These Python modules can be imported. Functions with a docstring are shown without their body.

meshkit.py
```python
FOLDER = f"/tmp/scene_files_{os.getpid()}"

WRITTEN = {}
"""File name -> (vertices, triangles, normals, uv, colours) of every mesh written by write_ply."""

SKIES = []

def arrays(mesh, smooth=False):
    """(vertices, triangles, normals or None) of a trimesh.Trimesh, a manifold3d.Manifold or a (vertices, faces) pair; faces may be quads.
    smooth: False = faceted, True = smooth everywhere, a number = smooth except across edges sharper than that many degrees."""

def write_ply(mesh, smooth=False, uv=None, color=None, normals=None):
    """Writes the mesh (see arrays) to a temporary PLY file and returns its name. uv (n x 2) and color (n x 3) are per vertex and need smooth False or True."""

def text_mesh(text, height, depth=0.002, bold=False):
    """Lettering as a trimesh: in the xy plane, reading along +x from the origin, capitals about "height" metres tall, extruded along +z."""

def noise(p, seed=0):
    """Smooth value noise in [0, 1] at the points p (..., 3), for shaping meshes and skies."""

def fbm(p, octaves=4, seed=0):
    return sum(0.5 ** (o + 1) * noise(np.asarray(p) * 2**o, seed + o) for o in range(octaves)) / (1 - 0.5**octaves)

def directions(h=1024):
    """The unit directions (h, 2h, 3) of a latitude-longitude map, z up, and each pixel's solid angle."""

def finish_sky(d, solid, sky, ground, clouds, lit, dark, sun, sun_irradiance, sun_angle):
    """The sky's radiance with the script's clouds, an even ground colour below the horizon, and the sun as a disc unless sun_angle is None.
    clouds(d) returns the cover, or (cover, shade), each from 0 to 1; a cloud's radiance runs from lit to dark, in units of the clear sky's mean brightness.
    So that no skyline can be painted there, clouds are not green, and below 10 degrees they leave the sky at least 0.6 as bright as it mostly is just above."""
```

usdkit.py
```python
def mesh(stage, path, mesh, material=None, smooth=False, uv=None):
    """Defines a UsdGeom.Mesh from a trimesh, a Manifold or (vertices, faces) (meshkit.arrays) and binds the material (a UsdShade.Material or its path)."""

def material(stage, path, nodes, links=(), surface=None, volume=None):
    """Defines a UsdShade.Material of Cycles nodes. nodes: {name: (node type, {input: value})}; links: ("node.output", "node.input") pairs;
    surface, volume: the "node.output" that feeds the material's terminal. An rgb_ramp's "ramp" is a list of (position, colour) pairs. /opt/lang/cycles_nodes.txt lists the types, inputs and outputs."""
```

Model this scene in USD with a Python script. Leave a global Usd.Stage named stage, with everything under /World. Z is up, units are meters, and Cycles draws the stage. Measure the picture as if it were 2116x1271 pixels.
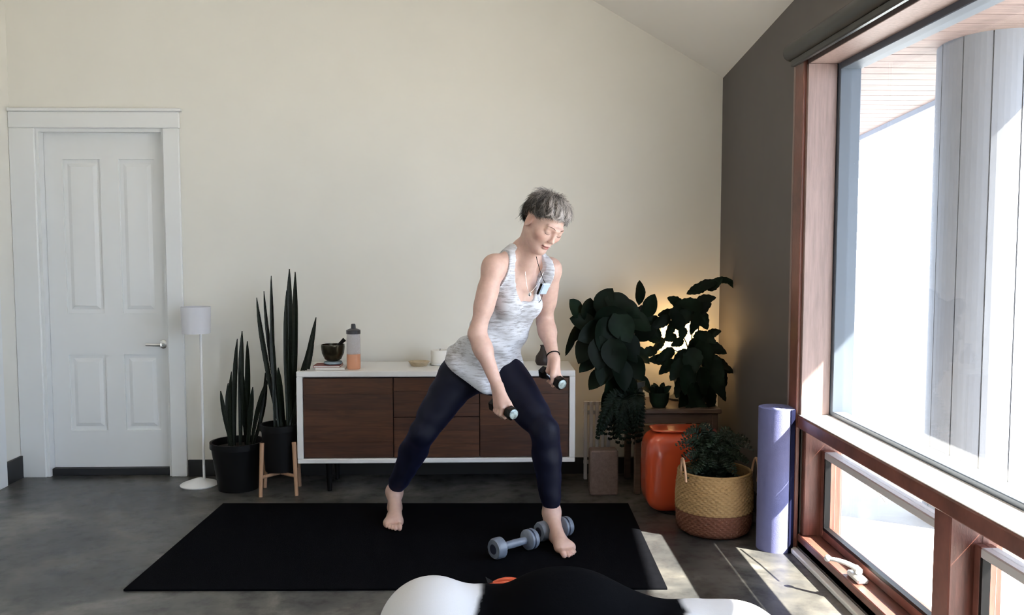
import math, random, sys
import numpy as np, trimesh
from scipy import sparse
from shapely.geometry import Polygon, box as sbox
sys.path.insert(0, '/opt/lang')
import usdkit, meshkit
from pxr import Usd, UsdGeom, UsdLux, UsdShade, Gf, Sdf, Vt

random.seed(7); RNG = np.random.default_rng(7)
stage = Usd.Stage.CreateInMemory()
UsdGeom.SetStageUpAxis(stage, 'Z'); UsdGeom.SetStageMetersPerUnit(stage, 1.0)
UsdGeom.Xform.Define(stage, '/World'); UsdGeom.Scope.Define(stage, '/World/Looks')

# ------------------------------------------------------------------ camera, sky, sun, exposure
W, H, F = 2116, 1271, 1818.0
CAM = np.array([0, 0, 1.385])
YAW, PITCH = math.atan(48 / F), math.atan(125.5 / F)
FW = np.array([math.sin(YAW) * math.cos(PITCH), math.cos(YAW) * math.cos(PITCH), -math.sin(PITCH)])
RT = np.array([math.cos(YAW), -math.sin(YAW), 0.0]); UP = np.cross(RT, FW)
cam = UsdGeom.Camera.Define(stage, '/World/camera')
cam.CreateHorizontalApertureAttr(36.0); cam.CreateVerticalApertureAttr(36.0 * H / W)
cam.CreateFocalLengthAttr(36.0 * F / W); cam.CreateClippingRangeAttr(Gf.Vec2f(0.05, 200))
cam.AddTransformOp().Set(Gf.Matrix4d(*RT, 0, *UP, 0, *(-FW), 0, *CAM, 1))
cam.CreateExposureAttr(0.22)

sky = UsdLux.DomeLight.Define(stage, '/World/sky')
sky.CreateColorAttr(Gf.Vec3f(0.80, 0.95, 1.18)); sky.CreateIntensityAttr(2.1)
SUN = np.array([-1, 0.60, -1.12]); SUN /= np.linalg.norm(SUN)
sun = UsdLux.DistantLight.Define(stage, '/World/sun')
sun.CreateAngleAttr(0.53); sun.CreateIntensityAttr(11.0); sun.CreateNormalizeAttr(True); sun.CreateColorAttr(Gf.Vec3f(1.06, 1.0, 0.88))
_z = -SUN; _x = np.cross([0, 0, 1], _z); _x /= np.linalg.norm(_x); _y = np.cross(_z, _x)
sun.AddTransformOp().Set(Gf.Matrix4d(*_x, 0, *_y, 0, *_z, 0, 0, 0, 0, 1))


def at(px, py, Y):
    """The point at depth Y in the room that the photograph shows at (px, py)."""
    d = FW + RT * (px - W / 2) / F - UP * (py - H / 2) / F
    return CAM + d * (Y / d[1])


def floor_pt(px, py, z=0.0):
    """The point of the level z that the photograph shows at (px, py)."""
    d = at(px, py, 1.0) - CAM
    return CAM + d * ((z - CAM[2]) / d[2])


# ------------------------------------------------------------------ materials
MATS = {}


def mat(name, nodes, links, surface):
    m = usdkit.material(stage, '/World/Looks/' + name, nodes, links, surface)
    MATS[name] = m
    return m


def flat(name, color, rough=0.5, var=0.0, scale=8.0, bump=0.0, bscale=None, metallic=0.0, spec=0.5, stretch=(1, 1, 1), extra=None):
    n = {'p': ('principled_bsdf', {'base_color': color, 'roughness': rough, 'metallic': metallic, 'specular_ior_level': spec, **(extra or {})})}
    l = []
    if var or bump:
        n['g'] = ('geometry', {}); n['m'] = ('mapping', {'scale': stretch})
        l += [('g.position', 'm.vector')]
    if var:
        n['n'] = ('noise_texture', {'scale': scale, 'detail': 5.0, 'roughness': 0.6})
        lo = [max(0, c * (1 - var)) for c in color]; hi = [min(1, c * (1 + var)) for c in color]
        n['r'] = ('rgb_ramp', {'ramp': [(0.0, lo), (0.3, lo), (0.7, hi), (1.0, hi)]})
        l += [('m.vector', 'n.vector'), ('n.fac', 'r.fac'), ('r.color', 'p.base_color')]
    if bump:
        n['bn'] = ('noise_texture', {'scale': bscale or scale * 6, 'detail': 4.0})
        n['b'] = ('bump', {'strength': bump, 'distance': 0.003})
        l += [('m.vector', 'bn.vector'), ('bn.fac', 'b.height'), ('b.normal', 'p.normal')]
    return mat(name, n, l, 'p.BSDF')


flat('wall_paint', (0.78, 0.76, 0.70), 0.75, 0.015, 3, 0.08, 60)
flat('ceiling_paint', (0.86, 0.83, 0.78), 0.8)
flat('door_paint', (0.78, 0.79, 0.79), 0.42)
flat('dark_paint', (0.098, 0.088, 0.083), 0.6, 0.05, 4, 0.08, 60)
flat('black_paint', (0.007, 0.008, 0.010), 0.5)
flat('red_timber', (0.17, 0.062, 0.045), 0.36, 0.35, 5, 0.15, 40, stretch=(14, 1.2, 1.2))
flat('pale_timber', (0.23, 0.16, 0.145), 0.5, 0.18, 5, 0.1, 40, stretch=(14, 14, 1.0))
flat('aluminium', (0.075, 0.092, 0.118), 0.5)
flat('white_metal', (0.80, 0.79, 0.78), 0.35)
flat('white_lacquer', (0.80, 0.79, 0.78), 0.35)
flat('chrome', (0.7, 0.7, 0.7), 0.18, metallic=1.0)
flat('blind_black', (0.012, 0.014, 0.015), 0.35)
flat('rubber_mat', (0.0036, 0.0038, 0.0050), 0.8, 0.15, 30, 0.2, 300, spec=0.015)
flat('black_plastic', (0.0032, 0.0032, 0.0036), 0.5, spec=0.2)
flat('soil', (0.02, 0.013, 0.009), 0.95, 0.5, 60, 0.6, 120)
flat('snake_leaf', (0.006, 0.010, 0.005), 0.42, 0.55, 30, stretch=(1, 1, 2.5), spec=0.3)
flat('rubber_leaf', (0.003, 0.009, 0.005), 0.55, 0.4, 14, spec=0.15)
flat('vine_leaf', (0.006, 0.016, 0.009), 0.55, 0.45, 14, spec=0.15)
flat('fern_leaf', (0.005, 0.014, 0.006), 0.5, 0.4, 20, spec=0.3)
flat('stem_brown', (0.03, 0.022, 0.013), 0.7)
flat('pale_wood', (0.46, 0.27, 0.16), 0.5, 0.2, 8, stretch=(8, 8, 1))
flat('dark_wood', (0.10, 0.062, 0.042), 0.45, 0.3, 8, stretch=(1, 8, 8))
flat('orange_plastic', (0.62, 0.085, 0.030), 0.22, extra={'coat_weight': 0.6, 'coat_roughness': 0.08})
flat('cork', (0.145, 0.10, 0.085), 0.8, 0.2, 60, 0.3, 120)
flat('mat_blue', (0.155, 0.165, 0.34), 0.75, 0.05, 30, 0.2, 250)
flat('mat_navy', (0.004, 0.005, 0.022), 0.8, spec=0.1)
flat('mat_pale', (0.62, 0.62, 0.74), 0.75)
flat('grey_vinyl', (0.16, 0.185, 0.235), 0.33, 0.1, 40)
flat('navy_vinyl', (0.012, 0.016, 0.035), 0.4)
flat('steel_face', (0.20, 0.25, 0.26), 0.42, 0.7, 60, metallic=0.5)
flat('bronze', (0.05, 0.043, 0.028), 0.22, 0.4, 18, 0.3, 60, metallic=0.85)
flat('blue_cloth', (0.28, 0.36, 0.42), 0.9)
flat('red_cover', (0.24, 0.05, 0.045), 0.6)
flat('paper', (0.80, 0.78, 0.74), 0.8)
flat('orange_liquid', (0.72, 0.34, 0.20), 0.25)
flat('grey_cap', (0.05, 0.05, 0.058), 0.4)
mat('clear_plastic', {'t': ('transparent_bsdf', {'color': (0.96, 0.95, 0.95)}), 'gl': ('principled_bsdf', {'base_color': (0.72, 0.70, 0.72), 'roughness': 0.15}), 'mx': ('mix_closure', {'fac': 0.38})},
    [('t.BSDF', 'mx.closure1'), ('gl.BSDF', 'mx.closure2')], 'mx.closure')
flat('oak', (0.52, 0.42, 0.28), 0.5, 0.15, 12, stretch=(1, 8, 8))
flat('lamp_shade_white', (0.66, 0.66, 0.70), 0.7)
flat('patio_concrete', (0.37, 0.36, 0.345), 0.85, 0.1, 2.5)
flat('board_white', (0.19, 0.20, 0.225), 0.7, 0.05, 8, stretch=(10, 10, 1))
flat('soffit_timber', (0.20, 0.145, 0.13), 0.6, 0.25, 4, stretch=(1.5, 12, 1))
flat('shrub_leaf', (0.06, 0.10, 0.04), 0.7, 0.4, 20)
flat('stone', (0.30, 0.29, 0.28), 0.8, 0.3, 6, 0.4, 20)
flat('leggings_navy', (0.0018, 0.0027, 0.0115), 0.62, 0.12, 60, 0.1, 400, spec=0.2, extra={'sheen_weight': 0.12, 'sheen_roughness': 0.4, 'sheen_tint': (0.15, 0.2, 0.7)})
flat('silver', (0.75, 0.75, 0.78), 0.25, metallic=1.0)
flat('blue_white', (0.50, 0.60, 0.74), 0.5)
flat('rack_white', (0.55, 0.53, 0.53), 0.5)
flat('clay_pot', (0.06, 0.065, 0.06), 0.5, 0.2, 10)
flat('dark_brown', (0.018, 0.010, 0.009), 0.5)
flat('gap_strip_dark', (0.012, 0.013, 0.016), 0.6)
flat('brow', (0.20, 0.125, 0.09), 0.8)
flat('lash', (0.06, 0.035, 0.03), 0.8)
# polished concrete: mottled tone, wide stains, satin gloss
mat('concrete', {'g': ('geometry', {}), 'n1': ('noise_texture', {'scale': 1.9, 'detail': 8.0, 'roughness': 0.62, 'distortion': 0.6}),
                 'n2': ('noise_texture', {'scale': 9.0, 'detail': 6.0, 'roughness': 0.6}),
                 'r1': ('rgb_ramp', {'ramp': [(0.0, (0.0304, 0.0316, 0.0341)), (0.36, (0.0402, 0.0414, 0.0432)), (0.47, (0.0638, 0.0638, 0.0632)), (0.55, (0.0912, 0.0882, 0.0821)), (0.62, (0.1642, 0.1550, 0.1429)), (0.72, (0.2189, 0.2067, 0.1885))]}),
                 'r2': ('rgb_ramp', {'ramp': [(0.25, (0.65, 0.65, 0.66)), (0.75, (1.25, 1.22, 1.15))]}),
                 'mx': ('mix', {'mix_type': 'multiply', 'fac': 1.0}), 'rr': ('map_range', {'from_min': 0.3, 'from_max': 0.7, 'to_min': 0.24, 'to_max': 0.42}),
                 'p': ('principled_bsdf', {'specular_ior_level': 0.5})},
    [('g.position', 'n1.vector'), ('g.position', 'n2.vector'), ('n1.fac', 'r1.fac'), ('n2.fac', 'r2.fac'), ('r1.color', 'mx.color1'), ('r2.color', 'mx.color2'), ('mx.color', 'p.base_color'),
     ('n2.fac', 'rr.value'), ('rr.result', 'p.roughness')], 'p.BSDF')
# walnut in three tones
for k, base in enumerate([(0.066, 0.024, 0.0115), (0.054, 0.020, 0.0105), (0.074, 0.028, 0.0135)]):
    mat('walnut_%s' % 'abc'[k], {'g': ('geometry', {}), 'm': ('mapping', {'scale': (1.3, 4, 16), 'location': (3.1 * k, 0, 1.7 * k)}), 'n': ('noise_texture', {'scale': 3.2, 'detail': 7.0, 'roughness': 0.62, 'distortion': 0.9}),
                                 'r': ('rgb_ramp', {'ramp': [(0.25, tuple(c * 0.5 for c in base)), (0.5, base), (0.62, tuple(c * 1.35 for c in base)), (0.8, tuple(c * 0.75 for c in base))]}),
                                 'p': ('principled_bsdf', {'roughness': 0.42})},
        [('g.position', 'm.vector'), ('m.vector', 'n.vector'), ('n.fac', 'r.fac'), ('r.color', 'p.base_color')], 'p.BSDF')
# window glass
mat('pane_glass', {'t': ('transparent_bsdf', {'color': (0.97, 0.98, 0.98)}), 'gl': ('glossy_bsdf', {'roughness': 0.02}), 'lw': ('layer_weight', {'blend': 0.5}), 'pw': ('math', {'math_type': 'power', 'value2': 5.0}),
                   'ma': ('math', {'math_type': 'multiply_add', 'value2': 0.75, 'value3': 0.035}), 'mx': ('mix_closure', {})},
    [('lw.facing', 'pw.value1'), ('pw.value', 'ma.value1'), ('ma.value', 'mx.fac'), ('t.BSDF', 'mx.closure1'), ('gl.BSDF', 'mx.closure2')], 'mx.closure')
# skin reads the body's own tint (lips, cheeks, knuckles)
mat('skin', {'a': ('attribute', {'attribute': 'tint'}), 'g': ('geometry', {}), 'n': ('noise_texture', {'scale': 40.0, 'detail': 4.0}), 'r': ('rgb_ramp', {'ramp': [(0.3, (0.93, 0.90, 0.90)), (0.7, (1.05, 1.05, 1.04))]}),
             'mx': ('mix', {'mix_type': 'multiply', 'fac': 1.0}), 'p': ('principled_bsdf', {'roughness': 0.48, 'specular_ior_level': 0.4, 'subsurface_weight': 0.12, 'subsurface_scale': 0.01, 'subsurface_radius': (1.0, 0.35, 0.2)})},
    [('g.position', 'n.vector'), ('n.fac', 'r.fac'), ('a.color', 'mx.color1'), ('r.color', 'mx.color2'), ('mx.color', 'p.base_color')], 'p.BSDF')
mat('coat_fur', {'a': ('attribute', {'attribute': 'tint'}), 'g': ('geometry', {}), 'n': ('noise_texture', {'scale': 180.0, 'detail': 3.0}), 'b': ('bump', {'strength': 0.25, 'distance': 0.002}), 'p': ('principled_bsdf', {'roughness': 0.85, 'specular_ior_level': 0.03})},
    [('g.position', 'n.vector'), ('n.fac', 'b.height'), ('b.normal', 'p.normal'), ('a.color', 'p.base_color')], 'p.BSDF')
# heathered burnout jersey: pale with dark dashes across
mat('jersey', {'g': ('geometry', {}), 'm': ('mapping', {'scale': (13, 13, 75), 'rotation': (0, 0.25, 0)}), 'n': ('noise_texture', {'scale': 1.6, 'detail': 4.0, 'roughness': 0.65}), 'm2': ('mapping', {'scale': (7, 7, 7)}), 'n2': ('noise_texture', {'scale': 1.3, 'detail': 2.0}),
               'ad': ('math', {'math_type': 'multiply_add', 'value2': 0.55}), 'r': ('rgb_ramp', {'ramp': [(0.0, (0.66, 0.67, 0.71)), (0.74, (0.62, 0.63, 0.67)), (0.86, (0.48, 0.48, 0.51)), (0.96, (0.33, 0.32, 0.33))]}),
               'p': ('principled_bsdf', {'roughness': 0.9, 'specular_ior_level': 0.2, 'sheen_weight': 0.1})},
    [('g.position', 'm.vector'), ('m.vector', 'n.vector'), ('g.position', 'm2.vector'), ('m2.vector', 'n2.vector'), ('n2.fac', 'ad.value1'), ('n.fac', 'ad.value3'), ('ad.value', 'r.fac'), ('r.color', 'p.base_color')], 'p.BSDF')
mat('hair_grey', {'g': ('geometry', {}), 'n': ('noise_texture', {'scale': 55.0, 'detail': 3.0, 'roughness': 0.6}), 'r': ('rgb_ramp', {'ramp': [(0.3, (0.03, 0.026, 0.023)), (0.46, (0.10, 0.09, 0.08)), (0.58, (0.25, 0.24, 0.23)), (0.72, (0.5, 0.49, 0.48))]}),
                  'p': ('principled_bsdf', {'roughness': 0.5, 'specular_ior_level': 0.4})},
    [('g.position', 'n.vector'), ('n.fac', 'r.fac'), ('r.color', 'p.base_color')], 'p.BSDF')
mat('hair_strand', {'a': ('attribute', {'attribute': 'tint'}), 'p': ('principled_bsdf', {'roughness': 0.45, 'specular_ior_level': 0.4})}, [('a.color', 'p.base_color')], 'p.BSDF')
for nm, c1, c2 in (('straw', (0.40, 0.255, 0.12), (0.16, 0.09, 0.04)), ('straw_dark', (0.17, 0.070, 0.045), (0.36, 0.21, 0.14))):
    mat(nm, {'g': ('geometry', {}), 'n': ('noise_texture', {'scale': 110.0, 'detail': 3.0, 'roughness': 0.7}), 'r': ('rgb_ramp', {'ramp': [(0.35, c1), (0.58, c1), (0.72, c2)]}), 'p': ('principled_bsdf', {'roughness': 0.85, 'specular_ior_level': 0.1})},
        [('g.position', 'n.vector'), ('n.fac', 'r.fac'), ('r.color', 'p.base_color')], 'p.BSDF')
mat('unseen_pendant_glow', {'e': ('emission', {'color': (1.0, 0.80, 0.58), 'strength': 9.0})}, [], 'e.emission')  # glow of the unseen pendant above the view
mat('lamp_glow', {'e': ('emission', {'color': (1.0, 0.62, 0.26), 'strength': 5.5})}, [], 'e.emission')

# ------------------------------------------------------------------ scene graph helpers
USED = {}


def path_for(name, parent):
    base = (parent or '/World') + '/' + name
    n = USED.get(base, -1) + 1
    USED[base] = n
    return base if n == 0 else '%s_%03d' % (base, n)


def setd(prim, label=None, cat=None, group=None, kind=None):
    for k, v in (('label', label), ('category', cat), ('group', group), ('kind', kind)):
        if v:
            prim.SetCustomDataByKey(k, v)
    return prim


def thing(name, label=None, cat=None, loc=(0, 0, 0), group=None, kind=None, rotz=0.0):
    p = path_for(name, None)
    x = UsdGeom.Xform.Define(stage, p)
    x.AddTranslateOp().Set(Gf.Vec3d(*map(float, loc)))
    if rotz:
        x.AddRotateZOp().Set(float(rotz))
    setd(x.GetPrim(), label, cat, group, kind)
    return p


def obj(name, mesh, material, parent=None, smooth=False, origin=None, label=None, cat=None, group=None, kind=None, tint=None):
    """One Mesh prim; origin is subtracted from its points where the parent stands at that place."""
    p = path_for(name, parent)
    if isinstance(mesh, (list,)):
        mesh = trimesh.util.concatenate(mesh)
    if origin is not None:
        if hasattr(mesh, 'to_mesh'):
            mm = mesh.to_mesh(); mesh = trimesh.Trimesh(mm.vert_properties[:, :3], mm.tri_verts, process=False)
        mesh = mesh.copy(); mesh.apply_translation(-np.asarray(origin, float))
    m = usdkit.mesh(stage, p, mesh, MATS[material], smooth=smooth)
    if tint is not None:
        UsdGeom.PrimvarsAPI(m).CreatePrimvar('tint', Sdf.ValueTypeNames.Color3fArray, 'vertex').Set(Vt.Vec3fArray.FromNumpy(np.asarray(tint, np.float32)))
    setd(m.GetPrim(), label, cat, group, kind)
    return p


def bx(x0, x1, y0, y1, z0, z1, c=0.0):
    if c <= 0:
        m = trimesh.creation.box([x1 - x0, y1 - y0, z1 - z0]); m.apply_translation([(x0 + x1) / 2, (y0 + y1) / 2, (z0 + z1) / 2])
        return m
    pts = []
    for sx in (0, 1):
        for sy in (0, 1):
            for sz in (0, 1):
                p = np.array([(x0, x1)[sx], (y0, y1)[sy], (z0, z1)[sz]]); s = np.array([1 - 2 * sx, 1 - 2 * sy, 1 - 2 * sz])
                for k in range(3):
                    o = np.ones(3); o[k] = 0
                    pts.append(p + s * o * c)
    return trimesh.Trimesh(np.array(pts)).convex_hull


def frame_of(d):
    d = np.asarray(d, float); d = d / np.linalg.norm(d)
    a = np.array([0, 0, 1.0]) if abs(d[2]) < 0.9 else np.array([1.0, 0, 0])
    u = np.cross(a, d); u /= np.linalg.norm(u)
    return u, np.cross(d, u), d


def tube(points, r, n=10, cap=True):
    P = np.asarray(points, float); R = np.broadcast_to(np.asarray(r, float), (len(P),))
    T = np.gradient(P, axis=0); T /= np.linalg.norm(T, axis=1, keepdims=True)
    u, v, _ = frame_of(T[0]); V = []
    for i in range(len(P)):
        u = u - T[i] * (u @ T[i]); u /= np.linalg.norm(u); v = np.cross(T[i], u)
        a = np.linspace(0, 2 * np.pi, n, endpoint=False)
        V.append(P[i] + R[i] * (np.cos(a)[:, None] * u + np.sin(a)[:, None] * v))
    V = np.vstack(V + ([P[:1], P[-1:]] if cap else [])); Fc = []
    for i in range(len(P) - 1):
        for j in range(n):
            a, b = i * n + j, i * n + (j + 1) % n
            Fc += [(a, b, b + n), (a, b + n, a + n)]
    if cap:
        c0, c1 = len(P) * n, len(P) * n + 1
        for j in range(n):
            Fc += [(c0, (j + 1) % n, j), (c1, (len(P) - 1) * n + j, (len(P) - 1) * n + (j + 1) % n)]
    return trimesh.Trimesh(V, Fc, process=False)


def lathe(profile, n=48, axis=None, center=(0, 0, 0)):
    """profile: (radius, height) pairs from bottom to top."""
    m = trimesh.creation.revolve(np.asarray(profile, float), sections=n)
    if axis is not None:
        u, v, d = frame_of(axis); M = np.eye(4); M[:3, 0], M[:3, 1], M[:3, 2] = u, v, d
        m.apply_transform(M)
    m.apply_translation(center)
    return m


def bez(p0, p1, p2, n=12):
    t = np.linspace(0, 1, n)[:, None]
    return (1 - t) ** 2 * np.asarray(p0) + 2 * t * (1 - t) * np.asarray(p1) + t * t * np.asarray(p2)


def polywall(coords, holes, depth, to_world):
    poly = Polygon(coords, [list(h) for h in holes])
    m = trimesh.creation.extrude_polygon(poly, depth, engine='earcut')
    m.vertices = np.array([to_world(*v) for v in m.vertices])
    m.fix_normals()
    return m


# ------------------------------------------------------------------ the room
XL, XR, YB, YF = -2.81, 1.40, 5.30, -2.6
CEIL = lambda x, y: 2.39 + 0.575 * (XR - x) + 0.10 * (YB - y)
RIDGE = -1.2
def ceil_z(x, y): return CEIL(max(x, RIDGE), y) - 0.30 * max(0, RIDGE - x)

obj('floor', bx(XL - 0.2, XR + 0.07, YF - 0.1, YB + 0.25, -0.12, 0.0), 'concrete', kind='structure')
DX0, DX1, DZ = -2.665, -1.912, 2.08      # door opening
wb = [(XL - 0.2, 0), (DX0, 0), (DX0, DZ), (DX1, DZ), (DX1, 0), (XR + 0.2, 0), (XR + 0.2, CEIL(XR + .2, YB)), (RIDGE, ceil_z(RIDGE, YB)), (XL - 0.2, ceil_z(XL - .2, YB))]
obj('wall_back', polywall(wb, [], 0.16, lambda x, z, d: (x, YB + d, z)), 'wall_paint', kind='structure')
zl = [(YF, 0), (YB, 0), (YB, ceil_z(XL, YB)), (YF, ceil_z(XL, YF))]
obj('wall_left', polywall(zl, [], 0.16, lambda y, z, d: (XL - d, y, z)), 'wall_paint', kind='structure')
WY0, WY1, WZ0, WZ1 = 1.30, 3.885, 0.055, 2.205       # window opening in the dark wall
VY0, VY1 = -2.1, 0.7
zr = [(YF, 0), (YB, 0), (YB, CEIL(XR, YB)), (YF, CEIL(XR, YF))]
hole = lambda a, b, c, d: [(a, c), (b, c), (b, d), (a, d)]
obj('wall_right', polywall(zr, [hole(WY0, WY1, WZ0, WZ1), hole(VY0, VY1, WZ0, WZ1)], 0.20, lambda y, z, d: (XR + d, y, z)), 'dark_paint', kind='structure')
wf = [(XL - 0.2, 0), (XR + 0.2, 0), (XR + 0.2, CEIL(XR + .2, YF)), (RIDGE, ceil_z(RIDGE, YF)), (XL - 0.2, ceil_z(XL - .2, YF))]
obj('wall_rear', polywall(wf, [], 0.16, lambda x, z, d: (x, YF - d, z)), 'wall_paint', kind='structure')


def slab(x0, x1):
    c = [(x, y, ceil_z(x, y) + e) for e in (0, 0.12) for x, y in ((x0, YF - .2), (x1, YF - .2), (x1, YB + .16), (x0, YB + .16))]
    return trimesh.Trimesh(c).convex_hull


obj('ceiling', [slab(RIDGE, XR + 0.22), slab(XL - 0.2, RIDGE)], 'ceiling_paint', kind='structure')

# baseboards (black) and casing on the side wall
obj('baseboard_back', bx(DX1 + 0.095, XR, YB - 0.015, YB, 0, 0.10, 0.002), 'black_paint', kind='structure')
obj('baseboard_left', bx(XL, XL + 0.015, 5.10, YB - 0.02, 0, 0.135, 0.002), 'black_paint', kind='structure')
obj('baseboard_right', bx(XR - 0.014, XR, 4.03, YB - 0.016, 0, 0.10, 0.002), 'black_paint', kind='structure')
obj('trim_1', [bx(XL, XL + 0.022, 4.98, 5.095, 0, 2.18, 0.003), bx(XL, XL + 0.022, 4.1, 4.98, 2.07, 2.18, 0.003), bx(XL, XL + 0.022, 4.0, 4.1, 0, 2.18, 0.003)], 'door_paint', kind='structure')

# door
d = thing('door_1', kind='structure')
SY = YB + 0.055
def door_slab():
    zs0, zs1, x0, x1 = 0.045, DZ - 0.006, DX0 + 0.022, DX1 - 0.022
    pan = [(x0 + .105, x0 + .325, 0.985, 1.905), (x0 + .435, x0 + .645, 0.985, 1.905), (x0 + .105, x0 + .325, 0.27, 0.735), (x0 + .435, x0 + .645, 0.27, 0.735)]
    poly = Polygon([(x0, zs0), (x1, zs0), (x1, zs1), (x0, zs1)], [hole(a, b, c, e) for a, b, c, e in pan])
    m = trimesh.creation.extrude_polygon(poly, 0.038, engine='earcut'); m.vertices = np.array([(x, SY + y, z) for x, z, y in m.vertices]); m.fix_normals()
    return m, pan
sl, pan = door_slab()
obj('slab', sl, 'door_paint', d)
for a, b, c, e in pan:
    rec = bx(a - .002, b + .002, SY + 0.013, SY + 0.03, c - .002, e + .002)
    mid = trimesh.Trimesh([(x, SY + y, z) for (i, y) in ((.022, .0135), (.045, .005)) for x in (a + i, b - i) for z in (c + i, e - i)]).convex_hull
    obj('panel', [rec, mid], 'door_paint', d)
jam = [bx(DX0, DX0 + .02, YB - .002, YB + .16, 0, DZ), bx(DX1 - .02, DX1, YB - .002, YB + .16, 0, DZ), bx(DX0 + .02, DX1 - .02, YB - .002, YB + .16, DZ - .02, DZ)]
obj('jamb', jam, 'door_paint', d)
obj('casing', bx(XL + .001, DX0 + .004, YB - .022, YB, 0, DZ + .0, .004), 'door_paint', d)
obj('casing', bx(DX1 - .004, DX1 + .090, YB - .022, YB, 0, DZ + .0, .004), 'door_paint', d)
obj('casing', [bx(XL + .001, DX1 + .095, YB - .024, YB, DZ, DZ + .095, .004), bx(XL + .001, DX1 + .108, YB - .036, YB, DZ + .095, DZ + .115, .004)], 'door_paint', d)
obj('threshold', bx(DX0 + .02, DX1 - .02, YB + .02, YB + .15, 0.0, 0.044, .003), 'gap_strip_dark', d)  # dark strip filling the gap under the door slab
hx = at(338, 711, SY)[0]; hz = at(338, 711, SY)[2]
obj('handle', [lathe([(0, 0), (.026, 0), (.026, .006), (.02, .01), (0, .01)], 24, (0, -1, 0), (hx, SY, hz)), tube([(hx, SY - .008, hz), (hx, SY - .05, hz)], .009, 12),
               tube(bez((hx, SY - .05, hz), (hx - .03, SY - .058, hz), (hx - .085, SY - .05, hz + .002), 8), .010, 12)], 'chrome', d, smooth=40, label='brushed metal lever handle')

# unseen round pendant above the view, placed to light the right corner
t = thing('unseen_pendant_lamp', 'unseen round warm pendant lamp above the view lighting the right corner', 'lamp', (0.35, 2.85, 2.53))
obj('shade', trimesh.creation.icosphere(4, .19), 'unseen_pendant_glow', t, smooth=True)
obj('cord', tube([(0, 0, .18), (0, 0, ceil_z(.35, 2.85) - 2.53 - .02)], .004, 8), 'black_plastic', t)
obj('ceiling_rose', lathe([(0, -.03), (.05, -.03), (.055, .0), (0, .03)], 24, None, (0, 0, ceil_z(.35, 2.85) - 2.53 - .005)), 'white_metal', t)

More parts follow.
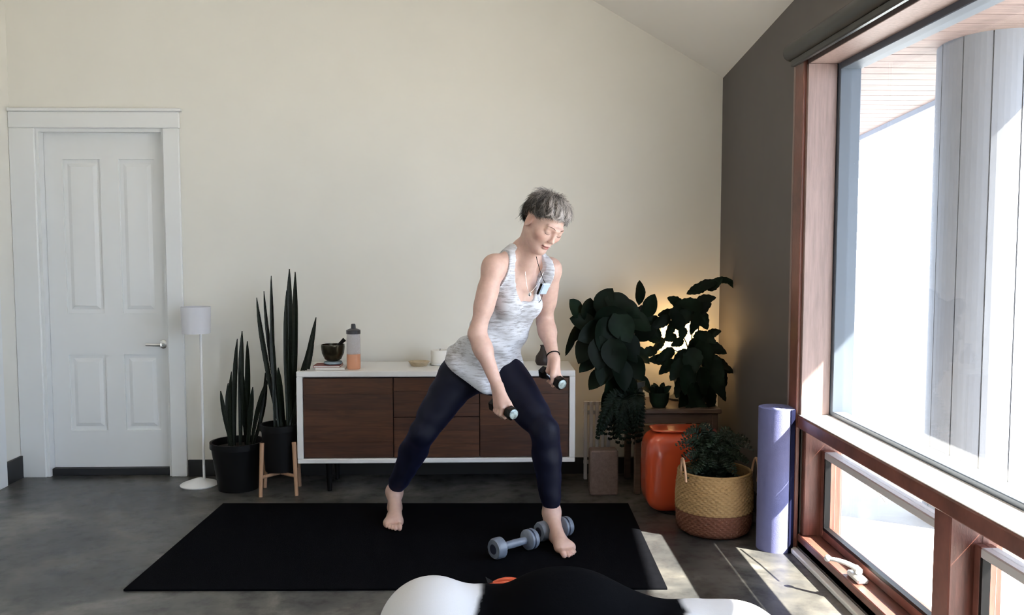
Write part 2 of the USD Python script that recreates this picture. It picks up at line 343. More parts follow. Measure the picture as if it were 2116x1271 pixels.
# ------------------------------------------------------------------ windows in the dark wall
def window(name, y0, y1, detailed):
    w = thing(name, kind='structure')
    XO = XR + 0.20
    SILL = 0.632
    # casing of red timber on the wall face
    cw = 0.055
    obj('casing', bx(XR - .018, XR + .01, y1, y1 + cw + .045, 0.02, WZ1 + .02, .003), 'red_timber', w)
    obj('casing', bx(XR - .018, XR + .01, y0 - cw, y0, 0.02, WZ1 + .02, .003), 'red_timber', w)
    obj('edge_bead', bx(XR - .021, XR - .004, y1 + cw + .045, y1 + cw + .063, 0.02, WZ1 + .02, .003), 'pale_timber', w)
    obj('head_lining', bx(XR, XO - .055, y0, y1, WZ1 - .022, WZ1, .002), 'pale_timber', w)
    obj('jamb_lining', bx(XR - .004, XO - .075, y1 - .022, y1, SILL, WZ1 - .022, .002), 'pale_timber', w)
    obj('jamb_lining', bx(XR - .004, XO - .075, y0, y0 + .022, SILL, WZ1 - .022, .002), 'pale_timber', w)
    # grey metal outer frame of the tall fixed light
    fr = [bx(XO - .072, XO + .02, y1 - .045, y1, SILL, WZ1, .003), bx(XO - .072, XO + .02, y0, y0 + .045, SILL, WZ1, .003), bx(XO - .072, XO + .02, y0 + .045, y1 - .045, WZ1 - .05, WZ1, .003), bx(XO - .072, XO - .012, y0 + .045, y1 - .045, SILL - .03, SILL + .02, .003)]
    for f in fr:
        obj('metal_frame', f, 'aluminium', w)
    obj('pane', bx(XO - .028, XO - .022, y0 + .043, y1 - .043, SILL + .018, WZ1 - .048), 'pane_glass', w)
    # deep sill between the tall light and the hinged lights
    obj('sill', bx(XR - .012, XO - .073, y0, y1, SILL - .062, SILL - .004, .006), 'red_timber', w)
    obj('sill_top', bx(XR - .008, XO - .073, y0, y1, SILL - .0045, SILL, .0015), 'white_lacquer', w, label='pale top of the sill')  # separate pale layer on top of the red sill
    obj('sub_sill', bx(XO - .06, XO - .048, y0, y1, SILL - .075, SILL - .03, .003), 'red_timber', w)
    obj('unseen_shade_strip', bx(XO + .025, XO + .04, y0, y1, SILL - .075, SILL + .010, .002), 'white_metal', w, label='unseen pale strip outside under the sill shaping the sun slit on the floor')  # unseen strip, placed so its shadow leaves a thin sun slit on the floor
    ym = 2.655 if detailed else (y0 + y1) / 2
    obj('mullion', bx(XR + .012, XO - .02, ym - .05, ym + .05, WZ0 + .06, SILL - .062, .004), 'red_timber', w)
    obj('bottom_rail', bx(XR + .0, XO - .02, y0, y1, WZ0 - .03, WZ0 + .03, .004), 'red_timber', w)
    obj('floor_strip', bx(XR - .034, XR - .001, y0 - .05, y1 + .10, 0.0, 0.022, .004), 'white_metal', w)
    obj('side_post', bx(XR + .012, XO - .02, y1 - .04, y1, WZ0 + .03, SILL - .062, .004), 'red_timber', w)
    obj('side_post', bx(XR + .012, XO - .02, y0, y0 + .04, WZ0 + .03, SILL - .062, .004), 'red_timber', w)
    for a, b in ((ym + .05, y1 - .04), (y0 + .04, ym - .05)):
        q = 0.04
        XS0, XS1 = XR + .085, XR + .14
        zt, zb = SILL - .154, WZ0 + .032
        s = obj('sash', [bx(XS0, XS1, a + .004, a + q, zb, zt, .004), bx(XS0, XS1, b - q, b - .004, zb, zt, .004), bx(XS0, XS1, a + q, b - q, zb, zb + q, .004), ], 'red_timber', w)
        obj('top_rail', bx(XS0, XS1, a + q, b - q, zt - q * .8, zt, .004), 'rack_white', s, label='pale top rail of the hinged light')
        obj('pane', bx(XR + .11, XR + .116, a, b, zt, SILL - .075), 'pane_glass', w)
        obj('pane', bx(XR + .11, XR + .116, a + q - .004, b - q + .004, zb + q - .004, zt - q * .8 + .004), 'pane_glass', w)
        obj('gasket', [bx(XR + .086, XR + .112, a + q - .001, a + q + .012, zb + q, zt - q * .8), bx(XR + .086, XR + .112, b - q - .012, b - q + .001, zb + q, zt - q * .8), bx(XR + .086, XR + .112, a + q, b - q, zb + q - .001, zb + q + .012)], 'black_plastic', w)
        if detailed:
            hy = b - 0.46 * 1.0 - .06
            z = WZ0 + .036
            h = [bx(XR + .018, XR + .062, hy - .055, hy + .055, z - .006, z + .016, .006), bx(XR + .028, XR + .055, hy - .018, hy + .03, z + .016, z + .046, .008),
                 tube(bez((XR + .04, hy + .0, z + .036), (XR + .0, hy + .03, z + .06), (XR - .045, hy + .075, z + .052), 10), np.linspace(.011, .008, 10), 10), trimesh.creation.icosphere(2, .014).apply_translation((XR - .048, hy + .078, z + .052))]
            obj('winder_handle', h, 'white_metal', w, smooth=35, label='white winder handle on the bottom rail')
            obj('stay_arm', [tube([(XR + .135, b - .15, zt - .05), (XR + .16, b - .34, zt - .055)], .0035, 8), tube([(XR + .16, b - .34, zt - .055), (XR + .148, b - .52, zt - .09)], .0035, 8)], 'white_metal', w, label='white folding stay arm')
    return w


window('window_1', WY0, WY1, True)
window('unseen_window_2', VY0, VY1, False)  # unseen, behind the camera; placed to light the left wall

rb = thing('roller_blind', 'black roller blind wound up on its tube above the tall timber window', 'blind', (XR - .05, 2.6, 2.245))
o = np.array([XR - .05, 2.6, 2.245])
obj('tube', lathe([(0, 0), (.036, 0), (.04, .004), (.04, 2.696), (.036, 2.7), (0, 2.7)], 32, (0, 1, 0), (0, -1.35, 0)), 'blind_black', rb, smooth=40)
obj('hem_bar', bx(-.012, .012, -1.33, 1.33, -.066, -.036, .005), 'blind_black', rb)
for s in (-1, 1):
    obj('bracket', lathe([(0, 0), (.036, 0), (.036, .008), (0, .008)], 28, (0, 1, 0), (0, s * 1.356 - .004, 0)), 'black_plastic', rb)
    obj('wall_plate', bx(.03, .0495, s * 1.356 - .004, s * 1.356 + .004, -.03, .03, .002), 'black_plastic', rb)

# ------------------------------------------------------------------ outside: paving, roof overhang, post
obj('patio', bx(XR + 0.07, 40, -30, 60, -0.35, -0.10), 'patio_concrete', kind='structure')
sof = lambda y: 2.286 + 0.075 * (6.69 - y)
pr = thing('porch_roof', 'boarded timber roof overhang outside the tall window', 'roof', (2.2, 4.0, sof(4.0)), kind='structure')
oo = np.array([2.2, 4.0, sof(4.0)])
XE = 2.945
yy = -3.0; bi = 0
while yy < 7.6:
    wd = 0.128
    zA, zB = sof(yy), sof(yy + wd - .006)
    c = [(x, y, z + e) for e in (0, .018) for x, (y, z) in ((XR + .21, (yy, zA)), (XE, (yy, zA)), (XE, (yy + wd - .006, zB)), (XR + .21, (yy + wd - .006, zB)))]
    obj('board', trimesh.Trimesh(np.array(c) - oo).convex_hull, 'soffit_timber', pr)
    yy += wd
c = [(x, y, sof(y) + e) for e in (.02, .10) for x in (XR + .205, XE + .02) for y in (-3.0, 7.6)]
obj('roof_deck', trimesh.Trimesh(np.array(c) - oo).convex_hull, 'board_white', pr)
c = [(x, y, sof(y) + e) for e in (-.035, .14) for x in (XE, XE + .03) for y in (-3.0, 7.6)]
obj('fascia', trimesh.Trimesh(np.array(c) - oo).convex_hull, 'board_white', pr)
CX, CY, CR = 2.645, 4.62, 0.27
pc = thing('porch_post', 'round pale boarded post holding up the roof outside the window', 'post', (CX, CY, -.10), kind='structure')
NS = 12
for k in range(NS):
    a0, a1 = 2 * math.pi * k / NS + .012, 2 * math.pi * (k + 1) / NS - .012
    pts = [(r * math.cos(a), r * math.sin(a)) for r, aa in ((CR - .025, (a0, a1)), (CR, np.linspace(a1, a0, 6))) for a in aa]
    m = trimesh.creation.extrude_polygon(Polygon(pts).convex_hull, sof(CY) + .13, engine='earcut')
    obj('stave', m, 'board_white', pc)
obj('core', lathe([(0, 0), (CR - .012, 0), (CR - .012, sof(CY) + .11), (0, sof(CY) + .11)], 36), 'board_white', pc)

# ------------------------------------------------------------------ exercise mat, rolled mat
mq = [floor_pt(255, 1218, .008), floor_pt(1379, 1215, .008), floor_pt(1298, 1040, .008), floor_pt(461, 1040, .008)]
mm = trimesh.Trimesh([p - [0, 0, e] for e in (0, .006) for p in mq] + [p * [1, 1, 0] for p in mq]).convex_hull
obj('exercise_mat', mm, 'rubber_mat', label='large black rubber exercise mat spread on the concrete floor under the woman', cat='exercise mat')

mc = floor_pt(1600, 1145) + [0, .088, 0]; mc[0] = at(1601, 1120, mc[1])[0]
ym_ = thing('rolled_yoga_mat', 'rolled lilac blue yoga mat standing upright beside the window frame', 'yoga mat', mc)
# spiral roll
def spiral(r0, r1, turns, th, h, n=220, tail=0.0):
    t = np.linspace(0, 1, n); ang = t * turns * 2 * np.pi; r = r0 + (r1 - r0) * t
    off = -ang[-1] - 0.80
    inn = np.c_[(r - th / 2) * np.cos(ang + off), (r - th / 2) * np.sin(ang + off)]; out = np.c_[(r + th / 2) * np.cos(ang + off), (r + th / 2) * np.sin(ang + off)]
    V = np.vstack([np.c_[inn, np.zeros(n)], np.c_[out, np.zeros(n)], np.c_[inn, np.full(n, h)], np.c_[out, np.full(n, h)]]); Fc = []
    for i in range(n - 1):
        a, b, c_, d_ = i, n + i, 2 * n + i, 3 * n + i
        Fc += [(a, a + 1, b + 1), (a, b + 1, b), (c_, d_ + 1, c_ + 1), (c_, d_, d_ + 1), (b, b + 1, d_ + 1), (b, d_ + 1, d_), (a, c_ + 1, a + 1), (a, c_, c_ + 1)]
    i = n - 1; Fc += [(i, 3 * n + i, n + i), (i, 2 * n + i, 3 * n + i)]
    return trimesh.Trimesh(V, Fc, process=False)
obj('roll', spiral(.018, .084, 9, .0068, .655), 'mat_blue', ym_, smooth=40)
a = -0.70
tl = [((.0905) * math.cos(x), (.0905) * math.sin(x)) for x in np.linspace(a - .47, a - .15, 8)]
obj('end_flap', trimesh.creation.extrude_polygon(Polygon(tl + [((.0875) * math.cos(x), (.0875) * math.sin(x)) for x in np.linspace(a - .15, a - .47, 8)]), .655, engine='earcut'), 'mat_navy', ym_, smooth=40, label='dark navy edge of the mat end')
# thin pale welt drawn round the roll
# ------------------------------------------------------------------ sideboard and what stands on it
SX0, SX1, SYF, SZ0, SZ1 = at(612, 800, 4.86)[0], at(1189, 800, 4.86)[0], 4.86, 0.178, 0.697
sb = thing('sideboard', 'white framed sideboard with walnut doors and drawers along the back wall', 'sideboard', ((SX0 + SX1) / 2, 5.06, 0))
so = np.array([(SX0 + SX1) / 2, 5.06, 0])
T = 0.033
obj('shell', [bx(SX0, SX1, SYF, 5.27, SZ1 - T, SZ1, .004), bx(SX0, SX1, SYF, 5.27, SZ0, SZ0 + .026, .004), bx(SX0, SX0 + T, SYF, 5.27, SZ0 + .026, SZ1 - T, .003), bx(SX1 - T, SX1, SYF, 5.27, SZ0 + .026, SZ1 - T, .003), bx(SX0 + T, SX1 - T, 5.25, 5.268, SZ0 + .026, SZ1 - T)], 'white_lacquer', sb, origin=so)
fx = [SX0 + T + .003, at(813, 850, 4.87)[0], at(991, 850, 4.87)[0], SX1 - T - .003]
z0, z1 = SZ0 + .03, SZ1 - T - .008
zm = at(900, 862, 4.87)[2]
def front(name, x0, x1, a, b, n, k0):
    p = path_for(name, sb); UsdGeom.Xform.Define(stage, p)
    hgt = (b - a) / n
    rr = random.Random(k0)
    for i in range(n):
        obj('board', bx(x0, x1, SYF + .012 + rr.uniform(0, .0006), SYF + .034, a + i * hgt + .0002, a + (i + 1) * hgt - .0002, .0006), 'walnut_%s' % 'abc'[(i * 2 + k0 + rr.randint(0, 1)) % 3], p, origin=so)
front('door', fx[0], fx[1] - .003, z0, z1, 5, 0)
front('drawer', fx[1] + .002, fx[2] - .002, zm + .002, z1, 3, 1)
front('drawer', fx[1] + .002, fx[2] - .002, z0, zm - .002, 3, 2)
front('door', fx[2] + .003, fx[3], z0, z1, 5, 4)
obj('carcass', bx(SX0 + T, SX1 - T, SYF + .036, 5.249, SZ0 + .027, SZ1 - T - .001), 'dark_brown', sb, origin=so)
for x in (SX0 + .16, SX1 - .16):
    for y in (SYF + .09, 5.2):
        obj('leg', lathe([(0, 0), (.012, 0), (.022, SZ0), (0, SZ0)], 20, None, (x, y, 0)), 'black_plastic', sb, origin=so, smooth=40)

def put(px, py, Y, z):
    """x of the image column at depth Y."""
    return np.array([at(px, py, Y)[0], Y, z])
TOP = SZ1
# notebooks, singing bowl with its cushion and striker
p = put(684, 750, 4.985, TOP)
for k, (m_, hgt, w_, dpt, dx, nm, lb) in enumerate([('paper', .012, .165, .13, .006, 'notebook', 'pale notebook at the bottom of the pile under the singing bowl'), ('red_cover', .011, .15, .12, -.015, 'notebook', 'thin red notebook lying between the pale notebook and the singing bowl')]):
    t = thing(nm, lb, 'notebook', p + [dx, 0, 0.012 * k])
    obj('cover', [bx(-w_ / 2, w_ / 2, -dpt / 2, dpt / 2, 0, .0022, .0006), bx(-w_ / 2, w_ / 2, -dpt / 2, dpt / 2, hgt - .0022, hgt, .0006), bx(-w_ / 2, -w_ / 2 + .003, -dpt / 2, dpt / 2, .002, hgt - .002)], m_, t)
    obj('pages', bx(-w_ / 2 + .003, w_ / 2 - .003, -dpt / 2 + .003, dpt / 2 - .003, .0022, hgt - .0022), 'paper', t)
bb = p + [0.012, 0, .0232]
obj('bowl_cushion', lathe([(0, 0), (.044, 0), (.053, .007), (.05, .016), (.03, .0195), (0, .018)], 32, None, (0, 0, 0)).apply_translation(bb), 'blue_cloth', smooth=50, label='small grey blue cushion under the metal singing bowl', cat='cushion')
t = thing('singing_bowl', 'dark hammered metal singing bowl on a cushion on the sideboard', 'bowl', bb + [0, 0, .0192])
prof = [(0, 0), (.03, .001), (.047, .012), (.062, .045), (.067, .082), (.066, .093), (.062, .094), (.0615, .082), (.057, .047), (.042, .017), (0, .007)]
obj('bowl', lathe(prof, 48), 'bronze', t, smooth=50)
t = thing('striker', 'dark wooden striker leaning inside the singing bowl', 'striker', bb + [0, 0, .0192])
obj('handle', tube([(-.03, -.012, .029), (.042, .0, .100), (.066, .004, .122)], [.007, .009, .012], 12), 'black_plastic', t, smooth=50)
# water bottle
p = put(731, 755, 4.955, TOP)
t = thing('water_bottle', 'clear water bottle with dark lid and orange drink beside the singing bowl', 'bottle', p)
BR = 14.2 / (F / 4.955)
obj('drink', lathe([(0, .0), (BR - .004, .0), (BR, .006), (BR, .086), (0, .086)], 40), 'orange_liquid', t, smooth=40)
obj('bottle', lathe([(BR, .0862), (BR, .17), (BR * .93, .195), (BR * .93, .203), (BR * .84, .203), (BR * .84, .192), (BR - .002, .17), (BR - .002, .0862), (BR, .0862)], 40), 'clear_plastic', t, smooth=40)
lid = obj('lid', lathe([(0, .199), (BR * 1.03, .199), (BR * 1.03, .220), (BR * .7, .226), (.014, .23), (.0125, .25), (.010, .256), (0, .256)], 32), 'grey_cap', t, smooth=40)
# oak tray and white box
p = put(866, 742, 5.08, TOP)
t = thing('wooden_dish', 'small pale wooden dish on the sideboard behind the woman', 'dish', p)
obj('dish', lathe([(0, 0), (.045, 0), (.06, .022), (.062, .026), (.058, .026), (.043, .008), (0, .007)], 40), 'oak', t, smooth=50)
p = put(909, 742, 5.12, TOP)
t = thing('white_candle', 'white pillar candle in a holder on the sideboard close behind the woman', 'candle', p)
obj('wax', lathe([(0, .012), (.050, .012), (.053, .016), (.053, .082), (.049, .087), (.02, .083), (0, .082)], 36), 'paper', t, smooth=40)
obj('holder', lathe([(0, 0), (.05, 0), (.06, .004), (.06, .013), (.054, .0118), (0, .0118)], 36), 'white_lacquer', t, smooth=40)
obj('wick', tube([(0, 0, .081), (.002, 0, .094)], .0016, 6), 'black_plastic', t)
p = put(1122, 742, 5.10, TOP)
obj('dark_vase', lathe([(0, 0), (.036, 0), (.046, .02), (.042, .05), (.018, .085), (.014, .108), (.019, .116), (.014, .116), (.010, .1), (.012, .083), (.03, .05), (0, .03)], 40).apply_translation(p), 'dark_brown', smooth=50, label='small dark bottle shaped vase on the sideboard behind her bracelet arm', cat='vase')

# ------------------------------------------------------------------ floor lamp by the door
bp = put(412, 992, 5.09, 0)
t = thing('floor_lamp', 'slim white floor lamp with round base and drum shade between door and plants', 'lamp', bp)
obj('base', lathe([(0, 0), (.105, 0), (.108, .006), (.1, .012), (.05, .03), (.018, .042), (0, .042)], 48), 'white_metal', t, smooth=50)
obj('pole', tube([(.028, 0, .035), (.028, 0, .95)], .0075, 12), 'white_metal', t, smooth=40)
sx = at(405, 662, 5.09)[0] - bp[0]; sz = at(405, 662, 5.09)[2]
obj('shade', lathe([(.075, -.075), (.078, -.075), (.083, .078), (.080, .078), (.075, -.075)], 48, None, (sx, 0, sz)), 'lamp_shade_white', t, smooth=40)
obj('shade_ring', [tube([(sx + .08 * math.cos(a), .08 * math.sin(a), sz + .05) for a in np.linspace(0, 2 * np.pi, 30)], .002, 6), tube([(sx - .08, 0, sz + .05), (sx + .08, 0, sz + .05)], .002, 6), tube([(.028, 0, .94), (sx, 0, sz + .05)], .004, 8)], 'white_metal', t)
obj('bulb', trimesh.creation.icosphere(3, .03).apply_translation((sx, 0, sz + .005)), 'paper', t, smooth=True)

# ------------------------------------------------------------------ plants
def leaf_blade(P, width, up, cup=0.15, n=None, wave=0.0, thick=0.0012):
    """A leaf along the points P; width(t) is the half width."""
    P = np.asarray(P, float); n = len(P); T = np.gradient(P, axis=0); T /= np.linalg.norm(T, axis=1, keepdims=True)
    V = []; tt = np.linspace(0, 1, n)
    for i in range(n):
        s = np.cross(T[i], up); s /= max(1e-6, np.linalg.norm(s)); nn = np.cross(s, T[i]); w = width(tt[i])
        for u in (-1, -.5, 0, .5, 1):
            V.append(P[i] + s * w * u + nn * (cup * w * u * u + wave * w * math.sin(9 * tt[i] + 3 * u) - (0 if u else cup * w * .15)))
    V = np.array(V); Fc = []
    for i in range(n - 1):
        for j in range(4):
            a = i * 5 + j
            Fc += [(a, a + 1, a + 6), (a, a + 6, a + 5)]
    top = trimesh.Trimesh(V, Fc, process=False)
    nv = top.vertex_normals
    V2 = V - nv * thick; m = len(V)
    Fc2 = [(c_ + m, b + m, a + m) for a, b, c_ in Fc]
    loop = [i * 5 for i in range(n)] + [(n - 1) * 5 + j for j in range(1, 5)] + [i * 5 + 4 for i in range(n - 2, -1, -1)] + [j for j in range(3, 0, -1)]
    for a, b in zip(loop, loop[1:] + loop[:1]):
        Fc2 += [(a, a + m, b + m), (a, b + m, b)]
    return trimesh.Trimesh(np.vstack([V, V2]), Fc + Fc2, process=False)


def pot(r0, r1, h, rim=.008):
    return lathe([(0, 0), (r0, 0), (r1, h - .035), (r1 + rim, h - .033), (r1 + rim, h), (r1 - .004, h), (r1 - .008, h - .04), (0, h - .04)], 48)


def snake(name, label, base, potr, poth, potz, tips, parts=None):
    t = thing(name, label, 'potted plant', base)
    obj('pot', pot(potr[0], potr[1], poth).apply_translation((0, 0, potz)), 'black_plastic', t, smooth=40)
    obj('soil', lathe([(0, potz + poth - .039), (potr[1] - .0085, potz + poth - .039), (potr[1] * .5, potz + poth - .030), (0, potz + poth - .028)], 32), 'soil', t)
    rr = random.Random(len(tips))
    for (px, py, px0, dy, w, bend) in tips:
        tip = at(px, py, base[1] + dy) - base
        x0 = at(px0, 900, base[1])[0] - base[0]
        p0 = np.array([np.clip(x0, -potr[1] * .7, potr[1] * .7), rr.uniform(-.05, .05), potz + poth - .038])
        mid = (p0 + tip) / 2 + [bend, 0, .02]
        P = bez(p0, mid, tip, 16)
        a = rr.uniform(-.5, .5)
        # narrow faces: the blades twist so that some show edge-on
        obj('leaf', leaf_blade(P, lambda s, w=w: w * (0.55 + 0.6 * min(1, s * 2.2)) * (1 - max(0, (s - .62) / .38) ** 2.2) + .0008, (math.sin(a), -math.cos(a), 0.1), .5, thick=.0025), 'snake_leaf', t, smooth=40)
    return t


snake('snake_plant', 'shorter snake plant in a plain black pot on the floor beside the lamp', put(493, 1000, 5.02, 0), (.112, .146), .275, 0.0,
      [(500, 684, 496, -.02, .013, 0), (490, 700, 484, .0, .012, -.01), (511, 705, 507, .02, .011, .005), (478, 768, 478, -.05, .011, -.01), (471, 792, 474, .03, .010, -.01), (456, 808, 482, .0, .009, -.015), (556, 780, 515, .04, .013, -.02),
       (500, 760, 505, -.03, .012, .0), (522, 800, 512, -.06, .012, .01), (548, 770, 520, .08, .010, .05)])
ST = np.array([at(580, 1010, 4.94)[0], 4.94, 0])
sn2 = snake('snake_plant', 'taller snake plant in a black pot raised on a wooden plant stand beside the sideboard', ST, (.082, .100), .265, .125,
            [(598, 556, 598, .0, .016, .0), (610, 562, 604, .03, .013, .005), (592, 600, 600, -.04, .012, -.012), (560, 570, 572, .02, .0095, .0), (530, 615, 578, .0, .013, -.02), (545, 602, 585, .04, .009, -.025), (560, 660, 580, -.02, .012, -.01),
             (653, 656, 606, .0, .013, .012), (648, 712, 600, .04, .012, .02), (646, 690, 612, -.04, .011, .0), (628, 745, 606, -.06, .013, .01), (596, 700, 596, -.05, .014, .0), (575, 760, 584, -.05, .013, -.01)])
t = thing('plant_stand', 'wooden plant stand with splayed legs under the taller snake plant', 'plant stand', ST)
for k in range(4):
    a = math.pi / 4 + k * math.pi / 2 + .12
    c, s = math.cos(a), math.sin(a)
    obj('leg', tube([(c * .138, s * .138, 0), (c * .122, s * .122, .30)], [.010, .0125], 14), 'pale_wood', t, smooth=40)
for k in range(2):
    a = math.pi / 4 + k * math.pi / 2 + .12
    c, s = math.cos(a), math.sin(a)
    obj('crossbar', tube([(-c * .13, -s * .13, .109), (c * .13, s * .13, .109)], .010, 10), 'pale_wood', t, smooth=40)


def oval_leaf(base, tip, w, up, lift=.02, round_=1.0, cup=.12, wave=0.05, n=9):
    base, tip = np.asarray(base, float), np.asarray(tip, float)
    P = bez(base, (base + tip) / 2 + np.asarray([0, 0, lift]), tip, n)
    return leaf_blade(P, lambda s: w * (math.sin(math.pi * min(1, s ** (.75 / round_))) ** .75) + .0006, up, cup, wave=wave)


# side table that carries the leafy corner
TZ = 0.485
TC = np.array([at(1385, 850, 5.0)[0], 5.02, 0])
t = thing('side_table', 'low dark wooden side table in the corner carrying the leafy plants', 'side table', TC)
obj('tabletop', bx(-.25, .25, -.21, .20, TZ - .028, TZ, .005), 'dark_wood', t)
obj('shelf', bx(-.22, .22, -.18, .17, .30, .318, .003), 'dark_wood', t)
obj('apron', bx(-.225, .225, -.19, -.172, TZ - .085, TZ - .028, .003), 'dark_wood', t)
obj('apron', bx(-.225, .225, .165, .183, TZ - .085, TZ - .028, .003), 'dark_wood', t)
for x in (-.215, .215):
    for y in (-.175, .168):
        obj('leg', bx(x - .018, x + .018, y - .018, y + .018, 0, TZ - .028, .004), 'dark_wood', t)

def facing(rr, s=0.75):
    """a leaf normal that mostly faces the room and the window"""
    v = np.array([rr.uniform(-.5, .9), -1 + rr.uniform(-.2, .5), rr.uniform(0.0, .9)]); return v / np.linalg.norm(v)

# left: rubber plant
rp = np.array([at(1292, 830, 4.96)[0] + .02, 4.96, TZ])
t = thing('rubber_plant', 'dense dark rubber plant with large oval leaves next to the sideboard', 'potted plant', rp)
obj('pot', pot(.065, .085, .14), 'clay_pot', t, smooth=40)
obj('soil', lathe([(0, .098), (.076, .098), (0, .108)], 24), 'soil', t)
rr = random.Random(11)
heads = []
for k, (px, py, dy) in enumerate([(1262, 640, -.05), (1215, 660, 0), (1300, 690, .02), (1325, 630, .05), (1240, 735, -.12), (1285, 760, -.1)]):
    e = at(px, py, rp[1] + dy) - rp
    heads.append(e)
    obj('stem', tube(bez((rr.uniform(-.02, .02), rr.uniform(-.02, .02), .10), (e[0] * .3, e[1] * .3, .2 + e[2] * .4), e, 9), np.linspace(.007, .003, 9), 8), 'stem_brown', t)
LV = [  # leaf centre in the photo, length px, angle deg (tip direction, image), half width px, depth offset
    (1188, 638, 46, 120, 17, 0), (1216, 640, 50, 80, 19, .02), (1250, 622, 62, 60, 20, -.03), (1280, 628, 66, -20, 20, -.05), (1300, 640, 60, -35, 17, .0), (1321, 605, 52, 88, 16, .03), (1345, 632, 52, 75, 16, .05), (1262, 655, 70, 10, 24, -.08),
    (1205, 668, 60, 160, 20, .0), (1190, 690, 60, 235, 13, .03), (1178, 712, 52, 250, 8, .05), (1225, 690, 70, 200, 24, -.06), (1250, 690, 74, 250, 26, -.1), (1285, 678, 70, 300, 26, -.1), (1318, 668, 62, 330, 22, -.02), (1212, 722, 70, 240, 24, -.02),
    (1240, 730, 74, 265, 25, -.12), (1270, 735, 76, 285, 26, -.14), (1300, 720, 72, 300, 25, -.1), (1330, 690, 56, 20, 18, .04), (1215, 752, 52, 225, 15, .0), (1250, 765, 70, 255, 22, -.08), (1285, 775, 70, 280, 24, -.12), (1312, 760, 62, 300, 22, -.08), (1262, 800, 62, 250, 21, -.06), (1298, 805, 60, 285, 21, -.08),
    (1235, 660, 60, 130, 20, .04), (1300, 660, 60, 40, 20, .06), (1270, 705, 70, 200, 24, .02), (1235, 785, 56, 230, 18, .02), (1322, 735, 52, 320, 16, .02), (1330, 795, 50, 310, 15, -.02), (1256, 830, 56, 250, 18, -.04), (1290, 835, 60, 270, 20, -.06)]
for (px, py, L, ang, hw, dy) in LV:
    Y = rp[1] + dy - .02; s = F / Y; a = math.radians(ang)
    c = at(px, py, Y) - rp; dirn = np.array([math.cos(a), rr.uniform(-.35, .1), math.sin(a)])
    nrm = facing(rr)
    m = oval_leaf(c - dirn * L / s / 2, c + dirn * L / s / 2, hw / s * 1.05, np.array([nrm[0], nrm[1], nrm[2] * .6]), .012, .9, .18)
    obj('leaf', m, 'rubber_leaf' if rr.random() < .7 else 'vine_leaf', t, smooth=50)

# trailing fern hanging below it: fronds
def frond(P, wmax, up, n=16, lw=.0045):
    P = np.asarray(P, float)
    tt = np.linspace(0, 1, len(P)); T = np.gradient(P, axis=0); T /= np.linalg.norm(T, axis=1, keepdims=True)
    out = [tube(P, np.linspace(.002, .0008, len(P)), 5)]
    for q in np.linspace(.12, .99, n):
        i = q * (len(P) - 1); k = min(int(i), len(P) - 2); p = P[k] + (P[k + 1] - P[k]) * (i - k); d_ = T[k]
        s = np.cross(d_, up); s /= max(1e-6, np.linalg.norm(s)); L = wmax * math.sin(math.pi * (.15 + .8 * q)) ** .8
        for sg in (-1, 1):
            e = p + s * sg * L + d_ * L * .55 - np.array([0, 0, L * .15])
            nn = np.cross(e - p, d_); nn /= max(1e-6, np.linalg.norm(nn))
            a = np.cross(nn, e - p); a /= max(1e-9, np.linalg.norm(a)); mdp = p + (e - p) * .45
            V = [p, mdp + a * lw * 1.0, e, mdp - a * lw * 1.0, mdp + nn * lw * .35, mdp - nn * lw * .35]
            out.append(trimesh.Trimesh(V, [(0, 3, 4), (3, 2, 4), (2, 1, 4), (1, 0, 4), (0, 5, 3), (3, 5, 2), (2, 5, 1), (1, 5, 0)], process=False))
    return trimesh.util.concatenate(out)


fp = np.array([at(1278, 850, 4.86)[0] + .085, 4.865, TZ])
t = thing('trailing_fern', 'trailing fern spilling off the side table below the rubber plant', 'potted plant', fp)
obj('pot', pot(.045, .058, .085, .004), 'clay_pot', t, smooth=40)
obj('soil', lathe([(0, .043), (.049, .043), (0, .052)], 20), 'soil', t)
for k in range(40):
    ex, ey = rr.uniform(1232, 1322), rr.uniform(850, 918)
    if k < 5: ex, ey = [(1285, 922), (1270, 905), (1300, 915), (1240, 885), (1246, 868)][k]
    e = at(ex, ey, 4.80 + rr.uniform(-.05, .04)) - fp
    st_ = np.array([rr.uniform(-.02, .01), rr.uniform(-.03, .0), .05])
    m_ = np.array([st_[0] * .4 + e[0] * .6, -.07, .10 + rr.uniform(0, .06)])
    obj('frond', frond(bez(st_, m_, e, 12), .052, np.array([rr.uniform(-.4, .4), -1, .4]), 15, .0125), 'rubber_leaf', t)

# right: climbing plant with scalloped leaves
vp = np.array([at(1432, 840, 5.0)[0] - .01, 4.98, TZ])
t = thing('climbing_plant', 'bushy climbing plant with scalloped leaves in the corner by the dark wall', 'potted plant', vp)
obj('pot', pot(.075, .095, .15), 'clay_pot', t, smooth=40)
obj('soil', lathe([(0, .108), (.086, .108), (0, .118)], 24), 'soil', t)
for (px, py, dy) in [(1430, 640, 0), (1400, 680, -.04), (1455, 720, .02), (1380, 720, .03), (1458, 610, .05), (1490, 745, -.04)]:
    e = at(px, py, vp[1] + dy) - vp
    obj('stem', tube(bez((rr.uniform(-.03, .03), rr.uniform(-.03, .03), .11), (e[0] * .2, e[1] * .3, .15 + e[2] * .5), e, 9), np.linspace(.005, .002, 9), 8), 'stem_brown', t)


def scallop(base, tip, w, up, nl=5):
    base, tip = np.asarray(base, float), np.asarray(tip, float)
    P = bez(base, (base + tip) / 2 + np.array([0, 0, .012]), tip, 17)
    return leaf_blade(P, lambda s: w * (math.sin(math.pi * min(1, s ** .72)) ** .7) * (.80 + .20 * abs(math.sin(nl * math.pi * s))) + .0006, up, .15, wave=.08)


